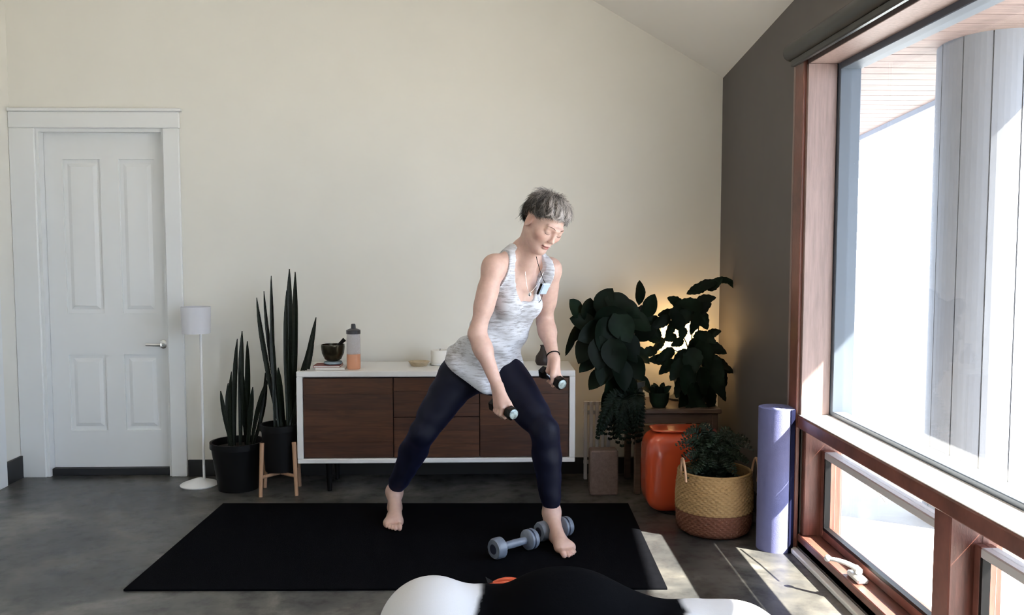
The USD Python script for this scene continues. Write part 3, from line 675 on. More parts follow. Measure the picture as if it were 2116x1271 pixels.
VL = [(1440, 600, 46, 200, 12, .05), (1462, 590, 50, 20, 13, .05), (1478, 588, 40, 40, 12, .05), (1500, 582, 46, -10, 8, .05), (1512, 590, 34, -45, 5, .05), (1425, 632, 60, 170, 17, 0), (1448, 640, 52, 30, 16, .02), (1405, 642, 52, 200, 14, .03), (1436, 668, 52, 250, 15, -.02), (1398, 660, 54, 120, 15, -.03),
      (1380, 650, 44, 185, 11, .04), (1365, 668, 50, 210, 13, .02), (1385, 682, 44, 240, 12, .0), (1410, 690, 30, 260, 11, -.03), (1456, 735, 64, 290, 22, -.04), (1430, 750, 66, 260, 22, -.08), (1475, 760, 60, 310, 22, -.03), (1405, 745, 56, 230, 16, -.05), (1490, 755, 46, 330, 14, .02), (1420, 785, 64, 260, 22, -.1), (1452, 790, 66, 280, 24, -.1), (1480, 795, 60, 300, 20, -.04),
      (1435, 820, 62, 265, 22, -.1), (1465, 825, 60, 285, 22, -.08), (1408, 800, 52, 245, 16, -.06), (1445, 850, 50, 270, 17, -.1), (1375, 735, 46, 210, 13, .02), (1360, 745, 44, 180, 12, .03), (1400, 710, 30, 200, 10, .02), (1462, 700, 40, 330, 12, .0), (1478, 722, 50, 340, 14, .0), (1470, 745, 54, 350, 15, .03), (1490, 780, 44, 300, 14, .0), (1360, 715, 40, 230, 11, .05), (1345, 700, 40, 160, 11, .04), (1358, 690, 30, 100, 9, .05), (1412, 660, 50, 230, 16, .0), (1450, 660, 50, 300, 16, .03), (1395, 625, 40, 150, 12, .05), (1458, 622, 44, 20, 13, .04), (1445, 705, 46, 270, 15, -.03), (1425, 722, 50, 240, 17, -.05), (1400, 765, 54, 235, 17, -.06), (1378, 760, 44, 220, 13, .0), (1385, 700, 30, 190, 10, .02), (1340, 730, 40, 200, 12, .04), (1350, 665, 44, 150, 13, .05), (1410, 830, 54, 255, 18, -.08), (1488, 810, 44, 300, 15, -.02), (1425, 860, 50, 265, 16, -.1), (1470, 855, 46, 280, 15, -.08), (1500, 765, 40, 345, 12, .02), (1475, 690, 34, 20, 10, .04), (1320, 650, 44, 60, 14, .06)]
for (px, py, L, ang, hw, dy) in VL:
    Y = vp[1] + dy - .02; s = F / Y; a = math.radians(ang)
    c = at(px, py, Y) - vp; dirn = np.array([math.cos(a), rr.uniform(-.3, .1), math.sin(a)]); nrm = facing(rr)
    obj('leaf', scallop(c - dirn * L / s / 2, c + dirn * L / s / 2, hw / s, np.array([nrm[0], nrm[1], nrm[2] * .6])), 'vine_leaf' if rr.random() < .7 else 'rubber_leaf', t, smooth=50)

# small succulent pot between the two
pp = np.array([at(1362, 815, 4.88)[0], 4.88, TZ])
t = thing('small_potted_plant', 'small round leaved plant in a pale green cup between the two leafy plants', 'potted plant', pp)
obj('pot', lathe([(0, 0), (.036, 0), (.052, .03), (.058, .085), (.053, .085), (.048, .06), (0, .06)], 36), 'vine_leaf', t, smooth=40)
for k in range(9):
    a = k * 2.4; r = .02 + .004 * k; c, s = math.cos(a), math.sin(a)
    obj('leaf', oval_leaf((c * .01, s * .01, .062), (c * (r + .028), s * (r + .028), .115 + .006 * (k % 4)), .018, (c * .5, s * .5 - .6, .6), .015, 1, .2, n=6), 'vine_leaf', t, smooth=50)

# glowing lamp behind the leaves
lp = np.array([at(1404, 690, 5.12)[0], 5.125, TZ])
t = thing('table_lamp', 'glowing table lamp hidden behind the leaves in the corner', 'lamp', lp)
lz = at(1404, 690, 5.12)[2] - TZ
obj('base', lathe([(0, 0), (.06, 0), (.065, .012), (.03, .03), (.022, .08), (.035, .14), (.018, .20), (.008, .22), (.008, lz - .07), (0, lz - .07)], 32), 'clay_pot', t, smooth=50)
obj('shade', lathe([(.118, lz - .095), (.121, lz - .095), (.098, lz + .085), (.095, lz + .085), (.118, lz - .095)], 40), 'lamp_glow', t, smooth=50, label='glowing warm shade')

# ------------------------------------------------------------------ orange stool, basket plant, block, rack
op = put(1400, 1060, floor_pt(1380, 1066)[1] + .125, 0)
oh = at(1398, 886, op[1])[2]
t = thing('orange_stool', 'glossy orange rounded plastic stool behind the woven basket', 'stool', op)
def superbox(a, b, h, e=4.5, bulge=.06, n=64, m=40):
    th = np.linspace(0, 2 * np.pi, n, endpoint=False); V = []
    zz = np.linspace(-1, 1, m)
    for q in np.sin(zz * np.pi / 2):
        r = (1 - abs(q) ** 7) ** (1 / 3.2) * (1 - bulge * q * q)
        V.append(np.c_[a * r * np.sign(np.cos(th)) * abs(np.cos(th)) ** (2 / e), b * r * np.sign(np.sin(th)) * abs(np.sin(th)) ** (2 / e), np.full(n, h / 2 + h / 2 * q)])
    V = np.vstack(V); Fc = [f for i in range(m - 1) for j in range(n) for f in ((i * n + j, i * n + (j + 1) % n, (i + 1) * n + (j + 1) % n), (i * n + j, (i + 1) * n + (j + 1) % n, (i + 1) * n + j))]
    return trimesh.Trimesh(V, Fc, process=False)
obj('shell', superbox(.188, .125, oh, 6), 'orange_plastic', t, smooth=True)
obj('seat_pad', superbox(.150, .095, .014, 4, .05, 64, 16).apply_translation((0, 0, oh - .004)), 'orange_plastic', t, smooth=True)
obj('foot_ring', lathe([(.10, 0), (.125, 0), (.125, .012), (.10, .012), (.10, 0)], 40), 'black_plastic', t)

kp = floor_pt(1475, 1119) + [0, .165, 0]; kp[0] = at(1475, 1050, kp[1])[0]
BH = at(1475, 985, kp[1] - .12)[2]
t = thing('woven_basket', 'round woven straw basket with darker lower band standing on the floor', 'basket', kp)
def woven(z0_, z1_, rad, nz, na, ph=0):
    z = np.linspace(z0_, z1_, nz); th = np.linspace(0, 2 * np.pi, na, endpoint=False); V = []
    for i, q in enumerate(z):
        r = rad(q) + .0042 * np.sin(th * 36 + (0 if i // 3 % 2 else np.pi)) * (.6 + .4 * math.sin(q * 500)) + .0012 * math.cos(i * 2 * math.pi / 3)
        V.append(np.c_[r * np.cos(th), r * np.sin(th), np.full(na, q)])
    rin = [np.c_[(rad(q) - .009) * np.cos(th), (rad(q) - .009) * np.sin(th), np.full(na, q)] for q in z[::-1]]
    V = np.vstack(V + rin); R_ = 2 * nz
    Fc = [f for i in range(R_) for j in range(na) for f in ((i * na + j, i * na + (j + 1) % na, ((i + 1) % R_) * na + (j + 1) % na), (i * na + j, ((i + 1) % R_) * na + (j + 1) % na, ((i + 1) % R_) * na + j))]
    return trimesh.Trimesh(V, Fc, process=False)
brad = lambda z: .168 + .018 * math.sin(math.pi * min(1, (z + .02) / .36)) - .03 * max(0, (.03 - z) / .03) ** 2
obj('body', woven(.118, BH, brad, 54, 264), 'straw', t, smooth=True)
obj('lower_band', woven(.0, .118, brad, 34, 264), 'straw_dark', t, smooth=True, label='darker reddish woven lower band')
obj('base', lathe([(0, .002), (.135, .002), (.15, .012), (0, .014)], 40), 'straw_dark', t)
obj('rim', tube([((brad(BH) - .003) * math.cos(a), (brad(BH) - .003) * math.sin(a), BH + .002) for a in np.linspace(0, 2 * np.pi, 60)], .0065, 8), 'straw', t, smooth=50)
for sgn in (-1, 1):
    hx_ = sgn * (brad(.3) - .004)
    obj('handle', tube([(hx_ * (1 + .04 * math.sin(u * math.pi)), math.cos(u * math.pi) * .05 - .09, BH - .02 + .10 * math.sin(u * math.pi)) for u in np.linspace(0, 1, 16)], .006, 8), 'pale_wood', t, smooth=50)
t = thing('basket_fern', 'bushy dark fern growing out of the woven straw basket', 'potted plant', kp + [0, 0, .015])
obj('pot', pot(.10, .125, .25), 'black_plastic', t, smooth=40)
obj('soil', lathe([(0, .208), (.116, .208), (0, .222)], 24), 'soil', t)
for k in range(84):
    a = rr.uniform(0, 2 * math.pi); R_ = rr.uniform(.06, .19); hh = rr.uniform(.30, .48) - .7 * max(0, R_ - .13)
    st_ = np.array([rr.uniform(-.04, .04), rr.uniform(-.04, .04), .21]); e = np.array([R_ * math.cos(a), R_ * math.sin(a) * .9 - .01, hh])
    e[1] = max(e[1], -.19)
    obj('frond', frond(bez(st_, (e[0] * .35, e[1] * .35, hh + .10), e, 10), .034, np.array([rr.uniform(-.3, .3), -.8, .8]), 14, .0062), 'fern_leaf', t)
# rosy leaf standing out behind the fern
fl = at(1465, 905, 4.46) - (kp + [0, 0, .015])
obj('rosy_leaf', oval_leaf(fl + [-.005, .02, -.12], fl + [.03, 0, .05], .042, (0.2, -1, .3), .01, 1, .2), 'red_cover', t, smooth=50, label='dull rosy leaf among the fern')

bp_ = put(1246, 1025, 4.86, 0)
obj('yoga_block', bx(-.078, .078, -.05, .05, 0, .252, .007).apply_translation(bp_), 'cork', label='brown yoga block standing on end beside the sideboard', cat='yoga block')
t = thing('slatted_rack', 'white slatted rack leaning on the wall behind the brown yoga block', 'rack', put(1232, 960, 5.16, 0))
for k in range(5):
    x = -.065 + k * .034
    obj('slat', bx(x - .010, x + .010, -.012, .012, .0, .47, .003), 'rack_white', t)
for z in (.10, .40, .455):
    obj('rail', bx(-.075, .083, .012, .026, z - .012, z + .012, .003), 'rack_white', t)

# ------------------------------------------------------------------ dumbbells
def hex_head(c, ax, r, L, face=1):
    """hexagonal head with chamfered ends along ax from c"""
    u, v, d_ = frame_of(ax); a = np.arange(6) * math.pi / 3 + .3
    ring = lambda rr_, t_: [c + d_ * t_ + rr_ * (u * math.cos(x) + v * math.sin(x)) for x in a]
    return trimesh.Trimesh(np.array(ring(r * .86, 0) + ring(r, .008) + ring(r, L - .010) + ring(r * .80, L))).convex_hull


def hand_dumbbell(label, A, B, r=.031):
    """A far end, B near end"""
    A, B = np.array(A), np.array(B); ax = (B - A) / np.linalg.norm(B - A); c = (A + B) / 2
    t = thing('hand_dumbbell', label, 'dumbbell', c, group=None)
    L = .042
    for sg, E in ((-1, A), (1, B)):
        obj('head', hex_head(E - ax * sg * L - c, ax * sg, r, L), 'black_plastic', t)
        obj('end_face', lathe([(0, 0), (r * .72, 0), (r * .66, .002), (r * .3, .0035), (0, .0035)], 24, ax * sg, E - c - ax * sg * .0005), 'steel_face', t, smooth=40, label='worn silver end face')
    obj('handle', lathe([(0, 0), (.0135, 0), (.0155, .04), (.0135, .08), (0, .08)], 20, ax, -ax * .04).copy() if False else tube([A + ax * L - c, (A + B) / 2 - c, B - ax * L - c], [.0135, .0158, .0135], 16), 'chrome', t, smooth=40)
    return c, ax


RA, RB = at(1017, 834, 3.935), at(1063, 857, 3.775)
LA, LB = at(1122, 768, 4.13), at(1161, 794, 3.985)
def stretch(A, B, L=.178):
    c = (A + B) / 2; d_ = (B - A) / np.linalg.norm(B - A); return c - d_ * L / 2, c + d_ * L / 2
RA, RB = stretch(RA, RB); LA, LB = stretch(LA, LB)
RC, RAX = hand_dumbbell('black hexagonal dumbbell with silver ends held low in front of her thigh', RA, RB)
LC, LAX = hand_dumbbell('black hexagonal dumbbell with silver ends held in the hand near the plants', LA, LB)


def floor_dumbbell(label, p0, p1, r=.047):
    p0, p1 = np.array([*p0[:2], r + .0085]), np.array([*p1[:2], r + .0085]); ax = (p1 - p0) / np.linalg.norm(p1 - p0); c = (p0 + p1) / 2
    t = thing('grey_dumbbell', label, 'dumbbell', c)
    L = np.linalg.norm(p1 - p0); hl = .056
    for sg in (-1, 1):
        E = ax * sg * (L / 2)
        prof = [(0, -hl), (.02, -hl), (r * .8, -hl + .004), (r, -hl + .012), (r, -.012), (r * .88, -.002), (r * .55, 0), (0, 0)]
        obj('head', lathe(prof, 40, ax * sg, E), 'grey_vinyl', t, smooth=35)
        obj('end_cap', lathe([(0, 0), (r * .5, 0), (r * .46, .002), (0, .002)], 28, ax * sg, E - ax * sg * .0006), 'navy_vinyl', t)
    obj('band', lathe([(r * .99, 0), (r * 1.012, 0), (r * 1.012, .008), (r * .99, .008), (r * .99, 0)], 40, ax, ax * (L / 2 - .034)), 'navy_vinyl', t, smooth=35)
    obj('handle', tube([-ax * (L / 2 - hl), ax * 0, ax * (L / 2 - hl)], [.0165, .0185, .0165], 20), 'grey_vinyl', t, smooth=40)


g = lambda px, py: at(px, py, 4.0)
floor_dumbbell('grey dumbbell lying on the black mat in front of the woman, its whole length clear', floor_pt(1019, 1161), floor_pt(1104, 1136))
floor_dumbbell('grey dumbbell lying on the black mat half hidden by her bare foot', floor_pt(1113, 1127) + [.0, .02, 0], floor_pt(1177, 1112) + [.0, .02, 0])

# ------------------------------------------------------------------ blended bodies: distance fields on a grid, meshed by surface nets
class Field:
    def __init__(s, lo, hi, h):
        s.lo, s.h = np.asarray(lo, float), h
        s.n = np.ceil((np.asarray(hi) - s.lo) / h).astype(int) + 1
        s.v = np.full(s.n, .06, np.float32)
        s.ax = [s.lo[k] + h * np.arange(s.n[k]) for k in range(3)]

    def window(s, lo, hi):
        a = np.clip(np.floor((np.asarray(lo) - s.lo) / s.h).astype(int), 0, s.n); b = np.clip(np.ceil((np.asarray(hi) - s.lo) / s.h).astype(int) + 1, 0, s.n)
        sl = tuple(slice(a[k], b[k]) for k in range(3))
        P = np.stack(np.meshgrid(*[s.ax[k][sl[k]] for k in range(3)], indexing='ij'), -1)
        return sl, P

    def blend(s, lo, hi, fn, k, op='add'):
        m = max(k, .012) + .02
        sl, P = s.window(np.asarray(lo) - m, np.asarray(hi) + m)
        if not P.size:
            return
        d_ = fn(P).astype(np.float32); a = s.v[sl]
        if op == 'add':
            hh = np.maximum(k - np.abs(a - d_), 0) / max(k, 1e-9)
            s.v[sl] = np.minimum(a, d_) - hh * hh * k * .25
        else:
            d_ = -d_; hh = np.maximum(k - np.abs(a - d_), 0) / max(k, 1e-9)
            s.v[sl] = np.maximum(a, d_) + hh * hh * k * .25

    def cone(s, a, b, ra, rb, k=.02, op='add'):
        a, b = np.asarray(a, float), np.asarray(b, float); ab = b - a; L2 = max(ab @ ab, 1e-9)
        def fn(P):
            t_ = np.clip(((P - a) @ ab) / L2, 0, 1); return np.linalg.norm(P - a - t_[..., None] * ab, axis=-1) - (ra + (rb - ra) * t_)
        r = max(ra, rb)
        s.blend(np.minimum(a, b) - r, np.maximum(a, b) + r, fn, k, op)

    def ell(s, c, R, rad, k=.02, op='add'):
        """ellipsoid at c, axes = rows of R"""
        c, R, rad = np.asarray(c, float), np.asarray(R, float), np.asarray(rad, float)
        def fn(P):
            q = (P - c) @ R.T; k0 = np.linalg.norm(q / rad, axis=-1); k1 = np.linalg.norm(q / rad ** 2, axis=-1)
            return k0 * (k0 - 1) / np.maximum(k1, 1e-6)
        ext = np.abs(R.T * rad).sum(1)
        s.blend(c - ext, c + ext, fn, k, op)

    def grid(s):
        return np.stack(np.meshgrid(*s.ax, indexing='ij'), -1)


def surface_nets(v, lo, h, smooth=0):
    neg = v < 0
    cnt = np.zeros(tuple(np.array(v.shape) - 1), np.int8)
    for i, j, k in np.ndindex(2, 2, 2):
        cnt += neg[i:v.shape[0] - 1 + i, j:v.shape[1] - 1 + j, k:v.shape[2] - 1 + k]
    cell = np.argwhere((cnt > 0) & (cnt < 8))
    idx = np.full(cnt.shape, -1, np.int32); idx[tuple(cell.T)] = np.arange(len(cell))
    acc = np.zeros((len(cell), 3)); num = np.zeros(len(cell))
    corners = np.array(list(np.ndindex(2, 2, 2)))
    cv = np.stack([v[tuple((cell + c).T)] for c in corners], 1)
    for a in range(8):
        for b in range(a + 1, 8):
            if np.abs(corners[a] - corners[b]).sum() == 1:
                m = (cv[:, a] < 0) != (cv[:, b] < 0)
                t_ = cv[m, a] / (cv[m, a] - cv[m, b])
                acc[m] += corners[a] + t_[:, None] * (corners[b] - corners[a]); num[m] += 1
    V = lo + h * (cell + acc / num[:, None])
    Fc = []
    for ax in range(3):
        o = [k for k in range(3) if k != ax]
        sa = [slice(None)] * 3; sb_ = [slice(None)] * 3; sa[ax] = slice(0, -1); sb_[ax] = slice(1, None)
        e = np.argwhere(neg[tuple(sa)] != neg[tuple(sb_)])
        e = e[(e[:, o[0]] > 0) & (e[:, o[1]] > 0) & (e[:, o[0]] < v.shape[o[0]] - 1) & (e[:, o[1]] < v.shape[o[1]] - 1)]
        u = np.eye(3, dtype=int)[o[0]]; w = np.eye(3, dtype=int)[o[1]]
        q = np.stack([idx[tuple((e - u - w).T)], idx[tuple((e - w).T)], idx[tuple(e.T)], idx[tuple((e - u).T)]], 1)
        inside = neg[tuple(e.T)]
        flip = inside if ax != 1 else ~inside
        q = np.where(flip[:, None], q, q[:, ::-1])
        Fc.append(q)
    Fq = np.vstack(Fc); Fq = Fq[(Fq >= 0).all(1)]
    m = trimesh.Trimesh(V, np.vstack([Fq[:, [0, 1, 2]], Fq[:, [0, 2, 3]]]), process=False)
    if smooth:
        E = m.edges_unique; n_ = len(V)
        A = sparse.coo_matrix((np.ones(2 * len(E)), (np.r_[E[:, 0], E[:, 1]], np.r_[E[:, 1], E[:, 0]])), shape=(n_, n_)).tocsr()
        dg_ = np.maximum(np.asarray(A.sum(1)).ravel(), 1)[:, None]; X = np.array(m.vertices)
        for _ in range(smooth):
            X = X + .5 * (A @ X / dg_ - X); X = X - .52 * (A @ X / dg_ - X)
        m.vertices = X
    return m


def largest(m):
    lab = trimesh.graph.connected_component_labels(m.face_adjacency, node_count=len(m.faces))
    keep = lab == np.bincount(lab).argmax()
    m.update_faces(keep); m.remove_unreferenced_vertices()
    return m


# ------------------------------------------------------------------ the woman
hipR, kneeR, ankR = at(955, 768, 4.30), at(874, 893, 4.22), at(815, 1014, 4.44)
hipL, kneeL, ankL = at(1046, 778, 4.22), at(1126, 890, 4.00), at(1140, 1056, 4.06)
pel, neckb = at(1000, 748, 4.27), at(1088, 530, 4.05)
shR, elR, wrR = at(1021, 549, 3.985), at(986, 690, 3.93), at(1027, 796, 3.865)
shL, elL, wrL = at(1137, 555, 4.115), at(1126, 664, 4.22), at(1144, 738, 4.075)
upT = (neckb - pel) / np.linalg.norm(neckb - pel)
latT = np.array([.80, .60, 0]); latT -= upT * (latT @ upT); latT /= np.linalg.norm(latT)
fwdT = np.cross(upT, latT); fwdT = -fwdT if fwdT[1] > 0 else fwdT
TR = np.array([latT, fwdT, upT]); TL = np.linalg.norm(neckb - pel)
# hips turn less than the chest
latP = (hipL - hipR); latP[2] *= .6; latP /= np.linalg.norm(latP); upP = upT - latP * (upT @ latP); upP /= np.linalg.norm(upP); PR = np.array([latP, np.cross(latP, upP), upP])
tp = lambda u, f, h: pel + latT * u + fwdT * f + upT * h * TL


def torso(Fd, off=0.0, arms=True):
    Fd.ell(tp(0, -.005, .66), TR, (.128 + off, .094 + off, .185 + off), .03)
    Fd.ell(tp(0, .0, .34), TR, (.120 + off, .090 + off, .17 + off), .06)
    Fd.ell(pel - [0, 0, .02], PR, (.158 + off, .118 + off, .125 + off), .06)
    for sg in (-1, 1):
        Fd.ell(tp(sg * .062, .078, .63), TR, (.056 + off, .052 + off, .062 + off), .035)   # bust
        Fd.cone(tp(sg * .025, -.03, 1.04), tp(sg * .125, -.01, .915), .042 + off, .036 + off, .05)   # trapezius to shoulder
        Fd.ell(pel + latP * sg * .075 - PR[1] * -.0 + np.array([0, .06, -.07]), PR, (.088 + off, .09 + off, .10 + off), .05)   # seat


def legs(Fd, off=0.0):
    for hp, kn, an, sg in ((hipR, kneeR, ankR, -1), (hipL, kneeL, ankL, 1)):
        Fd.cone(hp, kn, .090 + off, .056 + off, .05)
        mid = hp + (kn - hp) * .35
        Fd.cone(hp + (kn - hp) * .1, kn + (hp - kn) * .3, .086 + off, .066 + off, .04)
        cal = kn + (an - kn) * .33
        bk = np.array([0, .018, 0])
        Fd.cone(kn, an, .050 + off, .034 + off, .03)
        Fd.cone(kn + (an - kn) * .12 + bk * .5, cal + bk, .046 + off, .053 + off, .04)
        Fd.cone(cal + bk, kn + (an - kn) * .8, .053 + off, .033 + off, .04)
        Fd.ell(kn + np.array([0, -.012, 0]), np.eye(3), (.046 + off, .046 + off, .055 + off), .03)


def foot(Fd, an, toe, side):
    """an: ankle joint, toe: tip of the second toe on the floor, side: +1 big toe towards +u"""
    fz = .0095
    d_ = toe - an; d_[2] = 0; L = np.linalg.norm(d_); d_ /= L; u = np.array([-d_[1], d_[0], 0])
    G = lambda f, s_, z: np.array([an[0], an[1], 0]) + d_ * f + u * s_ + np.array([0, 0, fz + z])
    heel = G(-.035, 0, .032)
    Fd.cone(an, heel, .034, .033, .03)
    Fd.cone(heel, G(L * .55, side * .006, .026), .032, .030, .03)
    Fd.cone(an + [0, 0, -.01], G(L * .62, side * .012, .028), .034, .022, .035)
    Fd.cone(G(L * .66, side * .022, .019), G(L * .66, -side * .026, .016), .022, .018, .03)
    Fd.cone(G(L * .30, -side * .018, .016), G(L * .66, -side * .026, .016), .018, .018, .03)
    for i, (sx_, ln, r) in enumerate([(.031, .99, .0125), (.012, 1.0, .0088), (-.003, .965, .0082), (-.017, .92, .0078), (-.030, .86, .0078)]):
        b0 = G(L * .70, side * sx_ * .85, .015); b1 = G(L * (ln - .09), side * sx_, .016); b2 = G(L * ln - r, side * sx_, .010)
        Fd.cone(b0, b1, r * 1.02, r, .008); Fd.cone(b1, b2, r, r * .95, .004)


def hand(Fd, wr, el, c, ax, n, side):
    """closed grip round a handle: c its centre, ax its axis towards the thumb side, n the back of the hand"""
    fa = (wr - el) / np.linalg.norm(wr - el)
    n = n - ax * (n @ ax); n /= np.linalg.norm(n); d_ = np.cross(ax, n); d_ = d_ if d_ @ (c - wr) > 0 else -d_
    L = lambda a_, n_, z_: c + ax * a_ + n * n_ + d_ * z_
    kn = []
    for i in range(4):
        a_ = .031 - i * .0195
        k0 = L(a_, .026 - .002 * abs(i - 1), -.016 + .004 * abs(i - 1)); kn.append(k0)
    # palm
    for i, k0 in enumerate(kn):
        Fd.cone(wr + ax * (.012 - i * .008) + fa * .004, k0, .0165, .0125, .016)
    Fd.cone(wr + fa * .01 + ax * .01, L(.028, .006, -.03), .018, .014, .016)          # thumb mound
    Fd.cone(wr + fa * .015 - ax * .01, L(-.028, .008, -.024), .017, .013, .016)        # little finger mound
    for i, k0 in enumerate(kn):
        a_ = .031 - i * .0195; q = [1, 1.06, 1.0, .86][i]
        p1 = L(a_ * .97, .027 * q + .002, .016 * q); p2 = L(a_ * .93, .004, .030 * q); p3 = L(a_ * .90, -.021, .017)
        r = [.0088, .009, .0086, .0076][i]
        Fd.cone(k0, p1, r * 1.12, r, .005); Fd.cone(p1, p2, r, r * .95, .004); Fd.cone(p2, p3, r * .95, r * .82, .004)
    t0, t1, t2 = L(.036, -.002, -.034), L(.043, -.020, -.012), L(.030, -.026, .014)
    Fd.cone(wr + fa * .02 + ax * .014, t0, .015, .0125, .014); Fd.cone(t0, t1, .0118, .0105, .006); Fd.cone(t1, t2, .0105, .0085, .004)


def arm(Fd, sh, el, wr):
    Fd.ell(sh + (el - sh) * .04, np.eye(3), (.050, .050, .054), .04)
    Fd.cone(sh, el, .046, .037, .03)
    Fd.cone(sh + (el - sh) * .35, sh + (el - sh) * .6, .043, .041, .03)
    Fd.cone(el, el + (wr - el) * .3, .036, .0395, .03)
    Fd.cone(el + (wr - el) * .25, wr, .0395, .0255, .03)


# head frame: x to her left, y to the front, z to the crown
hyaw, hpit, hrol = math.radians(31), math.radians(36), math.radians(13)
fy = np.array([math.sin(hyaw) * math.cos(hpit), -math.cos(hyaw) * math.cos(hpit), -math.sin(hpit)])
hx0 = np.array([math.cos(hyaw), math.sin(hyaw), 0]); hz0 = np.cross(hx0, fy); hz0 = hz0 if hz0[2] > 0 else -hz0
hx_ = hx0 * math.cos(hrol) - hz0 * math.sin(hrol); hz_ = hz0 * math.cos(hrol) + hx0 * math.sin(hrol)
HR = np.array([hx_, fy, hz_]); HC = at(1124, 462, 3.95); HS = 1.06
hp = lambda x, y, z: HC + HS * (hx_ * x + fy * y + hz_ * z)


def head(Fd):
    E = lambda c, r, k=.02, op='add': Fd.ell(hp(*c), HR, np.array(r) * HS, k, op)
    C = lambda a, b, ra, rb, k=.01, op='add': Fd.cone(hp(*a), hp(*b), ra * HS, rb * HS, k, op)
    E((0, -.016, .035), (.073, .094, .083))
    E((0, .022, -.030), (.059, .068, .078), .04)
    C((-.040, .0, -.060), (-.012, .058, -.092), .022, .018, .03); C((.040, .0, -.060), (.012, .058, -.092), .022, .018, .03)   # jaw
    E((0, .066, -.094), (.020, .016, .016), .02)                        # chin
    for s_ in (-1, 1):
        E((s_ * .040, .056, -.018), (.023, .021, .020), .03)            # cheekbone
        E((s_ * .031, .097, .008), (.0145, .0125, .0095), .012, 'cut')  # socket
        E((s_ * .0315, .0715, .007), (.0175, .0150, .0120), .004)        # lids over the eye
        C((s_ * .010, .089, .026), (s_ * .040, .077, .027), .0065, .0050, .02)   # brow ridge
        E((s_ * .0085, .0955, -.030), (.0065, .0075, .0055), .006)      # nostril wing
        E((s_ * .074, -.012, -.002), (.008, .019, .031), .008)          # ear
        E((s_ * .0825, -.008, .004), (.005, .0095, .017), .006, 'cut')
        E((s_ * .0775, -.013, -.028), (.006, .008, .009), .006)         # lobe
    C((0, .0865, .020), (0, .0985, -.018), .0065, .0070, .014); E((0, .1025, -.025), (.0080, .0085, .0072), .008)   # nose
    E((0, .0885, -.0545), (.021, .0075, .0048), .006); E((0, .0875, -.0660), (.0175, .0080, .0055), .005)          # lips
    Fd.cone(neckb + upT * -.01, hp(0, -.030, -.050), .052, .052, .03)
    Fd.cone(neckb + fwdT * .03 - upT * .05, hp(0, -.0, -.06), .036, .034, .03)


LO = np.minimum.reduce([hipR, kneeR, ankR, elR, RA, pel]) - .17; HI = np.maximum.reduce([HC, shL, LB, ankL, elL, pel]) + .20
LO[2] = -.02
toeR, toeL = floor_pt(812, 1103), floor_pt(1182, 1158)
toeR[2] = toeL[2] = 0
# left ankle stays over the heel
nR = np.array([-.8, -.45, .1]); nL = np.array([.75, -.25, .3])
Bd = Field(LO, HI, .0031)
torso(Bd); legs(Bd); head(Bd)
Ar = Field(LO, HI, Bd.h)
for sh, el, wr in ((shR, elR, wrR), (shL, elL, wrL)):
    arm(Ar, sh, el, wr)
    Bd.ell(sh + (el - sh) * .04, np.eye(3), (.050, .050, .054), .04); Bd.cone(sh, sh + (el - sh) * .22, .046, .044, .03)
foot(Bd, ankR, toeR, 1); foot(Bd, ankL, toeL, -1)
hand(Ar, wrR, elR, RC, RAX, nR, -1); hand(Ar, wrL, elL, LC, LAX, nL, 1)
hh = np.maximum(.006 - np.abs(Bd.v - Ar.v), 0) / .006; Bd.v = np.minimum(Bd.v, Ar.v) - hh * hh * .0015
del Ar, hh
body = largest(surface_nets(Bd.v, Bd.lo, Bd.h, 4))
bv = body.vertices
# own colouring of the skin: lips, cheeks, knuckles and soles slightly rosier
tint = np.tile(np.array([0.60, 0.405, 0.335]), (len(bv), 1))
def rosy(c, r, col, k=1.0):
    w_ = np.exp(-(np.linalg.norm(bv - c, axis=1) / r) ** 2)[:, None] * k
    tint[:] = tint * (1 - w_) + np.array(col) * w_
for s_ in (-1, 1):
    rosy(hp(s_ * .042, .066, -.026), .022, (.60, .29, .23), .7)
    rosy(hp(s_ * .073, -.01, -.0), .03, (.62, .33, .26), .6)
hl = (bv - HC) @ HR.T / HS
lw_ = np.clip((.0105 - .006 * (np.abs(hl[:, 0]) / .023) - np.abs(hl[:, 2] + .0603)) / .003, 0, 1) * (np.abs(hl[:, 0]) < .0225) * (hl[:, 1] > .07)
tint[:] = tint * (1 - lw_[:, None]) + np.array((.44, .19, .165)) * lw_[:, None]
tint[(np.abs(hl[:, 0]) < .0195) & (hl[:, 1] > .07) & (np.abs(hl[:, 2] + .0600) < .0016)] = (.22, .08, .07)  # dark line painted between the lips in place of a carved crease
for c in (RC, LC): rosy(c, .05, (.60, .33, .27), .5)
for c in (toeR, toeL): rosy(c, .07, (.60, .34, .28), .6)
pw = thing('person', 'woman with short grey hair in pale tank top and navy leggings bending forward holding dumbbells', 'person', (pel[0], pel[1], 0))
po = np.array([pel[0], pel[1], 0])
obj('body', body, 'skin', pw, smooth=True, origin=po, tint=tint)

